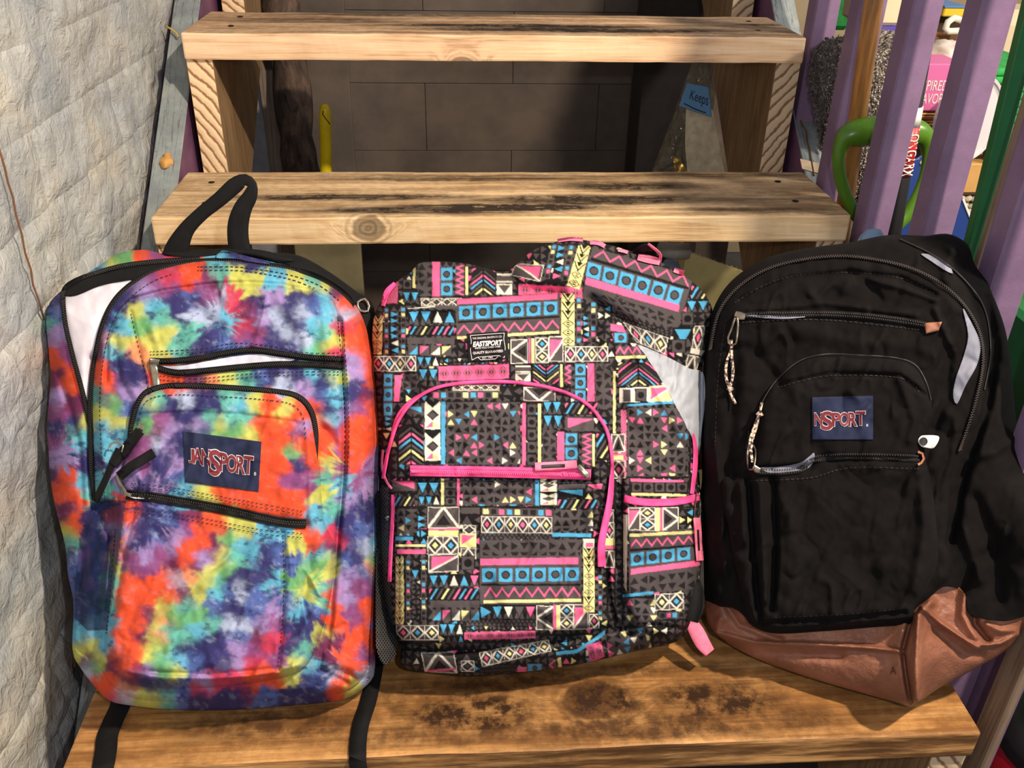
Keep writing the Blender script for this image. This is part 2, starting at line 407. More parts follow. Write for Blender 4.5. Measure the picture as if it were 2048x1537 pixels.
# ------------------------------------------------------------------ setting
G, H_, TH, TD, HW = .2650555, .1765451, .0369, .1893, .45
def R3(p): return (p[0], p[1], p[2] + Z0)
m_floor = plain('concrete_floor', (92, 88, 84), .85, nscale=14, bumps=.3, bscale=60)
tag(link('floor', box_me('floor', (-1.2, -1.6, -.05), (3.2, 3.2, 0)), m_floor), kind='structure')
m_wall = None
def wall_mat():
    m, nt, p = newmat('thick_painted_stone'); v = coords(nt)
    n = noise(nt, v, 7, 5, .6); c = ramp(nt, n, [(.30, L4((158, 164, 170))), (.5, L4((182, 184, 182))), (.68, L4((204, 198, 182)))])
    ch = sramp(nt, noise(nt, v, 16, 6, .7), .735, .75); c = mix(nt, ch, c, L4((205, 170, 140)))
    pit = sramp(nt, noise(nt, v, 90, 3, .5), .73, .76); c = mix(nt, mathn(nt, 'MULTIPLY', pit, .35), c, L4((110, 100, 92)))
    nt.links.new(c, p.inputs['Base Color']); p.inputs['Roughness'].default_value = .42; p.inputs['Specular IOR Level'].default_value = .45
    vr = nd(nt, 'ShaderNodeTexVoronoi', {'Vector': nd(nt, 'ShaderNodeMapping', {'Vector': v, 'Scale': (1, .6, 1), 'Rotation': (.5, 0, 0)}).outputs[0], 'Scale': 26.}, feature='SMOOTH_F1').outputs['Distance']
    h = mathn(nt, 'ADD', mathn(nt, 'MULTIPLY', vr, .9), mathn(nt, 'ADD', mathn(nt, 'MULTIPLY', noise(nt, v, 45, 5, .6, .8), 1.1), mathn(nt, 'MULTIPLY', noise(nt, v, 260, 2), .12)))
    nt.links.new(bump(nt, h, .95, .006), p.inputs['Normal']); return m
m_wall = wall_mat()
wl = empty('wall_left', (-.56, .5, 0), kind='structure')
tag(link('mortar_bed', box_me('mortar_bed', (-.60, -.75, 0), (-.535, 1.62, 1.45)), m_wall, wl), kind='stuff')
CH = .0835
rr = random.Random(4)
def stone(y0, y1, z0, z1):
    ny = max(6, int((y1 - y0) / .0075)); nz = max(4, int((z1 - z0) / .0075))
    ys = np.linspace(y0, y1, ny + 1); zs = np.linspace(z0, z1, nz + 1); Yg, Zg = np.meshgrid(ys, zs, indexing='ij')
    e = np.minimum(np.minimum(Yg - y0, y1 - Yg), np.minimum(Zg - z0, z1 - Zg)); edge = rnd(np.maximum(e, 0), .014)
    rel = fbm(Yg * 16 + Zg * 7, Zg * 20, 4) * .011 + fbm(Yg * 5, Zg * 6, 2, 4.) * .010 + np.abs(fbm(Yg * 30 - Zg * 14, Zg * 26 + Yg * 9, 3, 9.)) * -.008
    x = -.5150 + .0017 * edge * np.clip(.55 + 2.2 * fbm(Yg * 9., Zg * 9., 2, 3.), .1, 1.2) + rel * 1.25 + rr.uniform(-.0012, .0012)
    x = np.where(e <= 1e-6, -.5158 + rel * 1.22, x); x = np.minimum(x, -.501)
    V = np.stack([x, Yg, Zg], -1).reshape(-1, 3); k = nz + 1; Q = []
    for i in range(ny):
        for j in range(nz): a = i * k + j; Q.append((a, a + k, a + k + 1, a + 1))
    link('stone', mesh_np('stone', V, Q), m_wall, wl, True)
z = -.008 + .0; row = 0
while z < 1.38:
    y = -.7 + (row % 2) * .13 + rr.uniform(-.03, .03); y = max(y, -.75)
    while y < 1.6:
        L = rr.uniform(.24, .34); stone(y, min(y + L, 1.62), max(z, 0), z + CH); y += L
    z += CH; row += 1

m_block = paint('brown_grey_block_paint', (104, 90, 80), (82, 72, 65), .8, sc=9)
m_dark = plain('dark_void', (14, 12, 12), .95)
wb = empty('wall_back', (0, 1.6, 0), kind='structure')
link('mortar', box_me('mortar', (-.62, 1.568, 0), (.62, 1.66, 1.5)), plain('dark_mortar', (78, 67, 60), .9), wb)
for i in range(10):
    for j in range(5):
        x0 = -.93 + j * .4 + (i % 2) * -.2; xa, xb = max(x0, -.62), min(x0 + .3992, .62)
        z0 = -.05 + i * .154
        if xb - xa > .05 and z0 + .152 > 0: link('block', box_me('block', (xa, 1.55 + rr.uniform(0, .0015), max(0, z0)), (xb, 1.60, z0 + .1533), .0012), m_block, wb)
for xa, xb in ((-.62, -.298), (.358, .62)): link('pier', box_me('pier', (xa, 1.53, 0), (xb, 1.549, 1.45), .002), m_block, wb)
ckp = [(-4, 290), (8, 330), (16, 365), (26, 395), (32, 430), (44, 470), (50, 505), (62, 540), (66, 570), (78, 602), (88, 640)]
link('crack', tube_me('crack', [atx(a, b, -.5085) for a, b in ckp], .0011, 6), plain('rust_crack', (120, 78, 52), .9), wl, True)
# wall of the room beyond the railing
m_beige = paint('beige_wall_paint', (196, 176, 140), (180, 160, 128), .8, sc=6)
tag(link('wall_far', box_me('wall_far', (.62, 2.3, 0), (3.0, 2.36, 2.4)), m_beige), kind='structure')

# ------------------------------------------------------------------ staircase
kn2 = aty(737, 457, 2 * G); kn3 = aty(925, 122, 3 * G); kn0 = atz(1185, 1398, Z0); kn2b = atz(745, 405, Z0 + 2 * H_)
w_mats = {
    0: wood('lowest_tread_wood', (244, 190, 124), (214, 156, 92), (146, 98, 56), .4, (66, 46, 26), [(kn0[0], kn0[1], kn0[2], .024, 1.)], .9, 3.1, (4, 13, 9), rough=.5),
    1: wood('hidden_tread_wood', (214, 170, 112), (178, 130, 80), (120, 82, 46), .5, (60, 42, 26), [], 1, 8.3),
    2: wood('middle_tread_wood', (250, 222, 180), (230, 194, 146), (172, 128, 88), .3, (52, 40, 30), [(kn2[0], kn2[1], kn2[2], .0165, .75)], 1, 5.7, (2.2, 30, 6)),
    3: wood('upper_tread_wood', (250, 220, 182), (232, 192, 152), (170, 126, 94), .25, (52, 38, 30), [(kn3[0], kn3[1], kn3[2] - .008, .014, .6)], 1, 1.3, (2.2, 26, 6))}
stair = empty('staircase', (0, 0, 0), 'open wooden basement staircase of weathered pine treads between purple side boards', 'staircase')
def stain_top(m, paths, base=1., dirt=(108, 76, 44), front=0., ink=(44, 33, 24), fw=1.):
    """ground-in dirt on a tread: world-space streaks on its upper face, drawn as soft spots"""
    nt = m.node_tree; p = nt.nodes['Principled BSDF']; src = p.inputs['Base Color'].links[0].from_socket
    tc = nd(nt, 'ShaderNodeTexCoord').outputs['Object']; tot = None
    wob = nd(nt, 'ShaderNodeVectorMath', {0: nd(nt, 'ShaderNodeTexNoise', {'Vector': tc, 'Scale': 14., 'Detail': 6.}).outputs['Color'], 1: (.05, .016, 0)}, operation='MULTIPLY').outputs[0]
    tcw = nd(nt, 'ShaderNodeVectorMath', {0: tc, 1: wob}, operation='ADD').outputs[0]
    for (c, rx, ry, k) in paths:
        q = nd(nt, 'ShaderNodeVectorMath', {0: tcw, 1: (c[0] + .025, c[1] + .008, c[2])}, operation='SUBTRACT').outputs[0]
        q = nd(nt, 'ShaderNodeVectorMath', {0: q, 1: (1 / rx, 1 / ry, 40.)}, operation='MULTIPLY').outputs[0]
        l = nd(nt, 'ShaderNodeVectorMath', {0: q}, operation='LENGTH').outputs['Value']
        s = mathn(nt, 'MULTIPLY', mathn(nt, 'SUBTRACT', 1., sramp(nt, l, .35, 1.15)), k)
        tot = s if tot is None else mathn(nt, 'MAXIMUM', tot, s)
    v = nd(nt, 'ShaderNodeMapping', {'Vector': tc, 'Scale': (9, 330, 330)}).outputs[0]
    fine = sramp(nt, noise(nt, v, 1., 4, .65), .33, .62); mott = sramp(nt, noise(nt, tc, 55., 5, .7), .32, .62)
    tot = mathn(nt, 'MULTIPLY', mathn(nt, 'MULTIPLY', tot, 1.5), mathn(nt, 'ADD', .25, mathn(nt, 'MULTIPLY', mathn(nt, 'MAXIMUM', mathn(nt, 'MULTIPLY', fine, fw), mathn(nt, 'MULTIPLY', mott, .9)), .75)), clamp=True)
    tp = mathn(nt, 'MULTIPLY', mathn(nt, 'MULTIPLY', sramp(nt, nd(nt, 'ShaderNodeSeparateXYZ', {0: nd(nt, 'ShaderNodeNewGeometry').outputs['Normal']}).outputs[2], .5, .8), .80 * base), mathn(nt, 'ADD', .35, mathn(nt, 'MULTIPLY', sramp(nt, mathn(nt, 'ADD', mathn(nt, 'MULTIPLY', noise(nt, nd(nt, 'ShaderNodeMapping', {'Vector': tc, 'Scale': (4, 60, 1)}).outputs[0], 1., 6, .7), .7), mathn(nt, 'MULTIPLY', noise(nt, tc, 70., 4, .7), .3)), .36, .62), .65)))
    src = mix(nt, tp, src, L4(dirt))
    if front: src = mix(nt, mathn(nt, 'MULTIPLY', sramp(nt, mathn(nt, 'MULTIPLY', nd(nt, 'ShaderNodeSeparateXYZ', {0: nd(nt, 'ShaderNodeNewGeometry').outputs['Normal']}).outputs[1], -1.), .7, .95), mathn(nt, 'MULTIPLY', sramp(nt, noise(nt, nd(nt, 'ShaderNodeMapping', {'Vector': tc, 'Scale': (5, 20, 60)}).outputs[0], 1., 5, .7), .3, .6), front)), src, L4((84, 54, 30)))
    nt.links.new(mix(nt, tot, src, L4(ink)), p.inputs['Base Color'])
def spot(px, py, k, rx, ry, a): return (atz(px, py, Z0 + k * H_), rx, ry, a)
stain_top(w_mats[2], [spot(1000, 415, 2, .20, .020, .95), spot(700, 395, 2, .22, .018, .8), spot(1250, 372, 2, .12, .03, .75), spot(900, 358, 2, .30, .012, .6), spot(1500, 420, 2, .12, .012, .6), spot(1420, 350, 2, .2, .012, .5), spot(1000, 352, 2, .42, .008, .5), spot(1180, 400, 2, .2, .028, .9), spot(850, 420, 2, .2, .02, .8)], .9)
stain_top(w_mats[3], [spot(1050, 52, 3, .28, .020, .95), spot(1300, 62, 3, .16, .018, .8), spot(620, 40, 3, .18, .035, .55), spot(800, 30, 3, .3, .02, .6), spot(1520, 50, 3, .05, .012, .8), spot(1150, 60, 3, .3, .03, .9)], 1.)
stain_top(w_mats[0], [spot(950, 1430, 0, .10, .04, .75), spot(1200, 1400, 0, .055, .034, .85), spot(1420, 1400, 0, .10, .035, .75), spot(1180, 1400, 0, .03, .02, .9), spot(820, 1400, 0, .05, .04, .5), spot(650, 1460, 0, .06, .02, .4), spot(1100, 1350, 0, .09, .015, .6), spot(1600, 1440, 0, .07, .02, .5), spot(560, 1450, 0, .12, .03, .55), spot(900, 1470, 0, .2, .02, .5), spot(1300, 1450, 0, .2, .03, .6), spot(1000, 1370, 0, .1, .02, .6), spot(1250, 1340, 0, .16, .012, .5)], 1.1, (118, 76, 38), .95, (52, 32, 18), .35)
def tread_me(k):
    me = box_me('tread', (-HW, k * G, Z0 + k * H_ - TH), (HW, k * G + TD, Z0 + k * H_), .003, 2)
    bm = bmesh.new(); bm.from_mesh(me)
    bmesh.ops.subdivide_edges(bm, edges=[e for e in bm.edges if abs(e.verts[0].co.x - e.verts[1].co.x) > .5], cuts=70)
    for v in bm.verts:
        f = 1 if v.co.y < k * G + .02 else .3
        v.co.y += float(fbm(np.array(v.co.x * 14.), np.array(v.co.z * 30. + k * 7), 3)) * .004 * f
        v.co.z += float(fbm(np.array(v.co.x * 18. + 3), np.array(v.co.y * 14. + k * 5), 3)) * .0022
    bm.to_mesh(me); bm.free(); return me
for k in range(4):
    t = link('tread', tread_me(k), w_mats[k], stair, label={0: 'golden scuffed lowest tread with a dark knot', 1: 'tread hidden behind the backpacks', 2: 'blackened middle tread with a round knot on its front', 3: 'upper tread with pale front edge'}[k])
    m_screw = bpy.data.materials.get('rusty_screw') or plain('rusty_screw', (46, 34, 30), .5, .6)
    for sx, sy in ((-.40, .055), (.40, .055), (-.40, .14), (.40, .14)):
        if (k, sx) == (0, -.40): continue
        link('screw', lathe_me('screw', [(.0001, .0), (.0042, .0002), (.0045, .0012), (.0022, .0018), (.001, .0008)], (sx + rr.uniform(-.01, .01), k * G + sy, Z0 + k * H_ - .0004), k=12), m_screw, t)
eg = endgrain('pine_end_grain', (246, 216, 172), (158, 110, 78), (-.54, 0, Z0 + .20), 640.)
w_side = wood('stringer_side_wood', (158, 128, 92), (128, 100, 70), (94, 72, 50), .2, (60, 44, 30), [], 1.3, 2.2, axis='Z')
def notched(x0, x1, egm):
    pts = []
    for k in range(0, 5):
        pts += [(k * G + .006, (k - 1) * H_ - TH if k else -Z0), (k * G + .006, k * H_ - TH)]
    pts += [(5 * G, 4 * H_ - TH), (5 * G, .77 * 5 * G - .462)]
    yb = (-Z0 + .462) / .77; pts += [(yb, -Z0)]
    me = prism_me('notched_stringer', [(x0, a, Z0 + b) for a, b in pts], (x1 - x0, 0, 0), .0008)
    o = link('notched_stringer', me, [w_side, egm], stair)
    for f in me.polygons:
        if abs(f.normal.y) > .8 and f.normal.y < 0: f.material_index = 1
    return o
notched(-HW, -HW + .038, eg)
eg2 = endgrain('pine_end_grain_right', (222, 196, 160), (140, 104, 78), (.56, 0, Z0 + .16), 600.)
notched(HW - .038, HW, eg2)
m_purple = paint('purple_gloss_paint', (132, 106, 138), (118, 94, 124), .45, (200, 170, 160), .0, 18)
m_purple2 = paint('dull_purple_paint', (118, 76, 108), (96, 60, 90), .6, (190, 160, 140), .02, 22)
def boardmat():
    m, nt, p = newmat('grey_blue_worn_paint'); v = coords(nt)
    n = noise(nt, v, 14, 6, .65); c = ramp(nt, n, [(.3, L4((104, 110, 116))), (.55, L4((140, 148, 148))), (.75, L4((168, 168, 158)))])
    vv = nd(nt, 'ShaderNodeMapping', {'Vector': v, 'Scale': (60, 3, 3)}).outputs[0]
    cr = noise(nt, vv, 1., 5, .6, 1.); line = mathn(nt, 'SUBTRACT', 1., sramp(nt, mathn(nt, 'ABSOLUTE', mathn(nt, 'SUBTRACT', cr, .5)), .0, .016))
    c = mix(nt, mathn(nt, 'MULTIPLY', line, .7), c, L4((84, 62, 46)))
    sp = sramp(nt, noise(nt, v, 150, 4, .6), .66, .70); c = mix(nt, mathn(nt, 'MULTIPLY', sp, .5), c, L4((60, 56, 56)))
    nt.links.new(c, p.inputs['Base Color']); p.inputs['Roughness'].default_value = .6
    nt.links.new(bump(nt, mathn(nt, 'SUBTRACT', noise(nt, v, 60, 5), line), .4, .002), p.inputs['Normal']); return m
m_board = boardmat()
def side_board(x0, x1, c):
    top = lambda y: .755 * y + c
    ys = (-.1 if x0 < 0 else .042, 1.45); d = .30
    pts = [(ys[0], top(ys[0])), (ys[1], top(ys[1])), (ys[1], top(ys[1]) - d), (ys[0], max(top(ys[0]) - d, -Z0))]
    me = prism_me('side_board', [(x0, a, Z0 + b) for a, b in pts], (x1 - x0, 0, 0), .0012)
    o = link('side_board', me, [m_board, m_purple2], stair)
    for f in me.polygons:
        if abs(f.normal.x) > .8: f.material_index = 1
side_board(-.50, -.4605, -.187); side_board(.4605, .50, -.211)

nr_ = np.array([0, -.755, 1.]); nr_ /= np.linalg.norm(nr_); dr_ = nr_ @ np.array([0, 0, Z0 - .211]) + .0008
link('bare_patch', prism_me('bare_patch', [tuple(onplane(a, b, nr_, dr_)) for a, b in ((1600, 318), (1650, 330), (1655, 352), (1604, 338))], tuple(nr_ * .0006)), plain('bare_paint', (214, 186, 150), .7, nscale=60), stair)
link('crack', tube_me('crack', [onplane(a, b, nr_, dr_) for a, b in ((1592, 215), (1600, 236), (1604, 250), (1612, 262), (1614, 284), (1620, 304), (1624, 330), (1628, 352))], .0016, 6), plain('rust_brown', (96, 66, 44), .9, nscale=90), stair)

# ------------------------------------------------------------------ railing
rail = empty('stair_railing', (.48, .45, Z0 + .0), 'purple painted stair railing of square balusters along the right side', 'railing')
raw = wood('raw_grey_post_wood', (150, 128, 108), (122, 102, 86), (84, 68, 56), .3, (60, 50, 42), [], 1., 4.4, axis='Z')
for i, yb in enumerate((.813, .661, .515, .370, .218, .086)):
    wdt = .034
    zb = .755 * yb - .211 - .0 if i < 5 else -.13
    me = box_me('baluster', (.462, yb, Z0 + zb - .004), (.4985, yb + wdt, Z0 + 1.05), .0022)
    if i == 4:
        bm = bmesh.new(); bm.from_mesh(me); bm.to_mesh(me); bm.free()
    # small brushed paint unevenness
    o = link('baluster', me, [m_purple, raw], rail)
    if i == 4:
        link('raw_edge_strip', box_me('raw_edge_strip', (.4600, yb + .030, Z0 + zb), (.4632, yb + .0385, Z0 + 1.05)), raw, rail, label='unpainted rough rear edge of the nearest baluster')
link('raw_post', box_me('raw_post', (.47, .004, 0), (.479, .034, Z0 + .22), .0015), raw, rail, label='unpainted grey weathered post at the foot')
link('lower_panel', box_me('lower_panel', (.5005, .036, 0), (.5105, .34, Z0 + .14), .001), m_purple, rail)
link('handrail', box_me('handrail', (.455, .0, Z0 + 1.05), (.508, .9, Z0 + 1.09), .004), m_purple, rail)

# ------------------------------------------------------------------ under the stairs
def cyl_between(name, p, q, r, mat, k=14, label=None, cat=None, parent=None, n=2):
    P = [Vector(p).lerp(Vector(q), t / (n - 1)) for t in range(n)] if n > 1 else [p, q]
    o = link(name, tube_me(name, P, r, k), mat, parent, True); return o
def bark():
    m, nt, p = newmat('dark_bark'); v = coords(nt, (1, 1, .35))
    n = noise(nt, v, 55, 6, .65, .5); nt.links.new(ramp(nt, n, [(.35, L4((40, 30, 26))), (.55, L4((84, 66, 56))), (.75, L4((120, 96, 78)))]), p.inputs['Base Color'])
    p.inputs['Roughness'].default_value = .9; nt.links.new(bump(nt, n, .8, .008), p.inputs['Normal']); return m
pts = []; rad = []
top = aty(600, -40, 1.2); bot = aty(612, 345, 1.2)
for i in range(40):
    t = i / 39; p = np.array([-.352, 1.22, .0]) * (1 - t) + np.array([-.385, 1.22, Z0 + .75]) * t
    pts.append(p + np.array([math.sin(i * .5) * .003, 0, 0])); rad.append(.034 + .003 * math.sin(i * 1.3) + .002 * math.sin(i * 2.9))
tk = link('bark_post', tube_me('bark_post', pts, rad, 18), bark(), None, True)
own_origin(tk, (-.352, 1.22, 0)); tag(tk, 'dark bark-covered log post standing under the stairs', 'post')
m_gb = paint('pale_grey_board', (150, 150, 156), (128, 128, 136), .8, sc=30); m_gb2 = wood('grey_board_wood', (150, 132, 118), (124, 108, 96), (88, 74, 66), .3, (60, 50, 44), [], 1, 3, axis='Z')
b1 = link('leaning_board', prism_me('leaning_board', [(-.498, 1.26, 0), (-.425, 1.26, 0), (-.440, 1.26, Z0 + .44), (-.498, 1.26, Z0 + .44)], (0, .015, 0)), m_gb); own_origin(b1, (-.46, 1.26, 0))
tag(b1, 'pale grey panel standing behind the left stringer', 'board')
b2 = link('split_board', prism_me('split_board', [(-.43, 1.245, 0), (-.372, 1.245, 0), (-.398, 1.245, Z0 + .46), (-.408, 1.245, Z0 + .36), (-.420, 1.245, Z0 + .455), (-.440, 1.245, Z0 + .45)], (0, .014, 0)), m_gb2); own_origin(b2, (-.41, 1.245, 0))
tag(b2, 'splintered brown-grey board beside the bark log', 'board')
m_yel = plain('yellow_plastic', (232, 206, 20), .35, nscale=40, namt=.08)
a = aty(650, 222, 1.05); b = aty(652, 345, 1.05); dirv = (a - b) / np.linalg.norm(a - b)
b = b - dirv * ((b[2]) / dirv[2])
prof = [a + dirv * .012, a + dirv * .009, a + dirv * .002, a - dirv * .008, b]
yh = link('yellow_pole', tube_me('yellow_pole', prof, [.003, .007, .0095, .0105, .0108], 18), m_yel, None, True); own_origin(yh, tuple(b))
tag(yh, 'yellow plastic pole standing under the stairs', 'pole')
m_blk = plain('black_plastic', (18, 17, 18), .5)
cd_ = [aty(x, y, 1.036) for x, y in ((647, 222), (645, 228), (650, 236), (656, 243), (660, 249))]
link('hanging_cord', tube_me('hanging_cord', cd_, .0008, 6), m_blk, yh)
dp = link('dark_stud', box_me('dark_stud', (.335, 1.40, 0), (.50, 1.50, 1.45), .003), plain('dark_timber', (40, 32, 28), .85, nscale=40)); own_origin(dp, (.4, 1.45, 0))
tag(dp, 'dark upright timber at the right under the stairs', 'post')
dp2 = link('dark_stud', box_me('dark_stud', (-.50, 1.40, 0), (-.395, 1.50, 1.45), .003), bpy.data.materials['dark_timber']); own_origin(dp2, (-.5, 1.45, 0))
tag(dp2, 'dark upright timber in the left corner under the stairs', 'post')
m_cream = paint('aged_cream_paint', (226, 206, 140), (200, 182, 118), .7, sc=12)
# cream panel seen between the left and the middle bag
q = [aty(586, 480, 1.0), aty(722, 480, 1.0), aty(745, 640, 1.0), aty(600, 640, 1.0)]
cp = link('cream_board', box_me('cream_board', (q[0][0], 1.0, 0), (q[1][0] - .002, 1.02, max(q[0][2], Z0 + .14)), .002), paint('shaded_cream_paint', (128, 120, 90), (108, 100, 76), .7, sc=12)); own_origin(cp, (-.3, 1.01, 0))  # cream paint darkened: the dimness deep under the stairs is in its colour
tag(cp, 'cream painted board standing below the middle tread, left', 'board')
# cream box with a frayed upper edge at the right
q = [aty(1372, 504, .93), aty(1482, 526, .93)]
xa, xb = q[0][0], q[1][0] + .02; zt = float(q[0][2])
cb = empty('cream_box', ((xa + xb) / 2, .97, 0), 'cream box with frayed pale top edge below the middle tread, right', 'box')
link('front', prism_me('front', [(xa, .93, 0), (xb, .93, 0), (xb, .93, zt - .045), (xa, .93, zt)], (0, .006, 0)), m_cream, cb)
link('side', prism_me('side', [(xa, .936, 0), (xa, 1.05, 0), (xa, 1.05, zt), (xa, .936, zt)], (.006, 0, 0)), m_cream, cb)
V = []; Fc = []
for i in range(160):
    t = rr.random(); x = xa + t * (xb - xa); zz = zt - .045 * t; k = len(V); dx, dy, dz = rr.uniform(-.004, .004), rr.uniform(-.004, .002), rr.uniform(.001, .005)
    V += [(x - .001, .932, zz - .002), (x + .001, .932, zz - .002), (x + dx, .932 + dy, zz + dz)]; Fc.append((k, k + 1, k + 2))
me = bpy.data.meshes.new('frayed_edge'); me.from_pydata(V, [], Fc); link('frayed_edge', me, plain('torn_card', (226, 196, 150), .8), cb, kind='stuff')
# small grey things under the middle tread
m_g = plain('grey_plastic', (184, 178, 168), .5, nscale=20)
gx = aty(1350, 498, .86)
g1 = link('grey_pipe', tube_me('grey_pipe', [aty(1318, 496, .88), aty(1345, 503, .88), aty(1378, 502, .88)], .014, 14), m_g, None, True)
own_origin(g1, tuple(aty(1345, 503, .88))); tag(g1, 'short grey pipe lying against the cream box below the tread', 'pipe')
g2c = aty(1342, 528, .90)
g2 = link('blue_grey_jar', lathe_me('blue_grey_jar', [(.016, -g2c[2]), (.018, -.05), (.018, -.005), (.012, .006), (.003, .010)], tuple(g2c)), plain('blue_grey_glass', (124, 134, 160), .3), None, True); own_origin(g2, (g2c[0], g2c[1], 0))
tag(g2, 'small blue-grey domed jar beside the cream box', 'jar')
# clear plastic bag with the blue label
def clear_mat(name, c, alpha_rough=.16):
    m, nt, p = newmat(name); p.inputs['Base Color'].default_value = L4(c); p.inputs['Roughness'].default_value = alpha_rough
    p.inputs['Transmission Weight'].default_value = .0; p.inputs['Alpha'].default_value = .2; p.inputs['Specular IOR Level'].default_value = 1.
    v = coords(nt); nt.links.new(bump(nt, noise(nt, v, 34, 3, .5, 2.5), 1., .03), p.inputs['Normal']); p.inputs['Coat Weight'].default_value = 1.; p.inputs['Coat Roughness'].default_value = .05; return m
PB = Plane(0, 78, (.35, .98, .3), 0)
pb = empty('plastic_bag', tuple(PB.at(np.array(1390.), np.array(345.), 0.)), 'crinkled clear plastic bag with a blue handwritten label under the upper tread', 'bag')
bag_ol = [(1392, 100), (1420, 100), (1432, 180), (1448, 280), (1460, 352), (1300, 352), (1320, 300), (1350, 220), (1375, 150)]
hb = lambda x, y, d: .018 * rnd(d, 40) + .006 * fbm(x / 18., y / 26., 3)
sheet('film', PB, bag_ol, hb, clear_mat('clear_film', (222, 206, 160)), pb, 4)
sheet('paper_contents', PB, [(1372, 215), (1425, 220), (1450, 350), (1375, 350), (1370, 290)], lambda x, y, d: -.006 + .003 * fbm(x / 20., y / 20., 2), plain('cream_card', (240, 226, 196), .7, nscale=60), pb, 6)
sheet('gold_foil', PB, [(1346, 310), (1358, 318), (1380, 350), (1350, 350)], lambda x, y, d: -.004 + .004 * fbm(x / 6., y / 6., 2), plain('gold_foil', (236, 190, 80), .25, .9), pb, 3)
sheet('dark_contents', PB, [(1340, 250), (1372, 215), (1368, 300), (1345, 335), (1325, 330)], lambda x, y, d: -.007 + .003 * fbm(x / 10., y / 10., 2), plain('dark_contents', (46, 38, 32), .6), pb, 5)
lq = [(1374, 166), (1417, 174), (1424, 234), (1358, 212)]
hl = lambda x, y, d=0: .020 + .0 * x
lb = sheet('label', PB, lq, hl, plain('blue_tape', (96, 150, 200), .6), pb, 4, low=lambda x, y: hl(x, y) - .001, label='blue paper label reading Keeps')
mk = plain('marker_ink', (22, 22, 48), .6)
put_text('handwriting', [('Keeps', .14, .18, .96, .86, .004, .25)], quadmap(PB, [(1376, 172), (1417, 182), (1420, 226), (1370, 206)], lambda x, y: hl(x, y), .0008), mk, lb)
ribbon('underline', PB, [(1368, 207), (1392, 219), (1412, 226)], 2.4, lambda x, y: hl(x, y) + .0004, mk, lb, .0004)

# flake on the left side board
fl = [atz(333 + 13 * math.cos(t) * (1 + .35 * math.sin(3 * t)), 322 + 17 * math.sin(t) * (1 + .3 * math.cos(2 * t + 1)), 0) for t in np.linspace(0, 2 * math.pi, 13)[:-1]]
nb = np.array([0, -.755, 1.]); nb /= np.linalg.norm(nb); db = nb @ np.array([0, 0, Z0 - .187]) + .004
fl = [onplane(333 + 13 * math.cos(t) * (1 + .3 * math.sin(3 * t)), 322 + 17 * math.sin(t) * (1 + .25 * math.cos(2 * t + 1)), nb, db - .003 * (i % 3)) for i, t in enumerate(np.linspace(0, 2 * math.pi, 13)[:-1])]
cen = np.mean(fl, 0) + nb * .002
me = bpy.data.meshes.new('dry_leaf'); me.from_pydata([tuple(cen)] + [tuple(p) for p in fl], [], [(0, 1 + i, 1 + (i + 1) % 12) for i in range(12)])
lf = link('dry_leaf', me, plain('dry_leaf', (206, 152, 84), .7, nscale=60), None, True); md = lf.modifiers.new('s', 'SOLIDIFY'); md.thickness = .0015
own_origin(lf, tuple(cen)); tag(lf, 'curled orange-brown dry leaf on the left side board', 'leaf')
tw = link('straw_wisp', tube_me('straw_wisp', [onplane(x, y, nb, db + .004) for x, y in ((330, 52), (342, 58), (352, 66), (357, 74))], .0016, 6), plain('straw', (190, 160, 90), .7), None, True)
own_origin(tw, tuple(onplane(342, 58, nb, db))); tag(tw, 'yellow straw wisp stuck beside the upper tread, left', 'straw')

# ------------------------------------------------------------------ beyond the railing
def upright(name, p, q, r, mat, label, cat, k=16, flat=1.):
    """pole through two points, standing on whatever carries it (r may be a list)"""
    o = link(name, tube_me(name, [p, (np.array(p) + np.array(q)) / 2, q], r, k, flat=flat), mat, None, True); own_origin(o, tuple(p)); return tag(o, label, cat)
def pole_mat():
    m, nt, p = newmat('worn_varnished_pole'); v = coords(nt, (1, 1, .1)); n = noise(nt, v, 160, 4)
    nt.links.new(ramp(nt, n, [(.3, L4((138, 96, 54))), (.6, L4((190, 132, 74))), (.8, L4((214, 158, 96)))]), p.inputs['Base Color']); p.inputs['Roughness'].default_value = .35; return m
pa = aty(1693, 392, .618); pc = aty(1752, -30, .622); dv = (pc - pa) / np.linalg.norm(pc - pa)
pz = .755 * .62 - .211 + Z0 + .002; pa = pa + dv * ((pz - pa[2]) / dv[2])
upright('broom_pole', pa, pc + dv * .35, .0118, pole_mat(), 'worn varnished wooden broom pole between the balusters', 'pole')
# green D-handle
GH = Plane(0, 80, (.5, .595, .4), 0)
m_grn = plain('lime_green_plastic', (84, 128, 30), .3, nscale=12, namt=.12)
gp = [(1768, 262, 27), (1725, 264, 26), (1697, 272, 22), (1682, 292, 14), (1677, 325, 11.5), (1683, 365, 11.5), (1698, 405, 12), (1722, 440, 13), (1765, 462, 15), (1805, 440, 13), (1832, 400, 12), (1852, 350, 12), (1858, 305, 13), (1850, 277, 19), (1825, 264, 25)]
C2 = curve([(a, b, c) for a, b, c in gp], True, 6)
pts = GH.at(C2[:, 0], C2[:, 1], 0.); rad = C2[:, 2] * .00072
me = tube_me('grip', pts, list(rad), 14, True, flat=1.)
gh = empty('green_shovel', tuple(GH.at(np.array(1765.), np.array(462.), 0.)), 'lime green plastic shovel grip ring behind the middle baluster', 'shovel')
link('grip', me, m_grn, gh, True)
sp_ = [GH.at(np.array(1765.), np.array(462.), 0.), np.array([.50 + .02, .578, 0.01])]
link('shaft', tube_me('shaft', sp_, .011, 14), m_grn, gh, True)
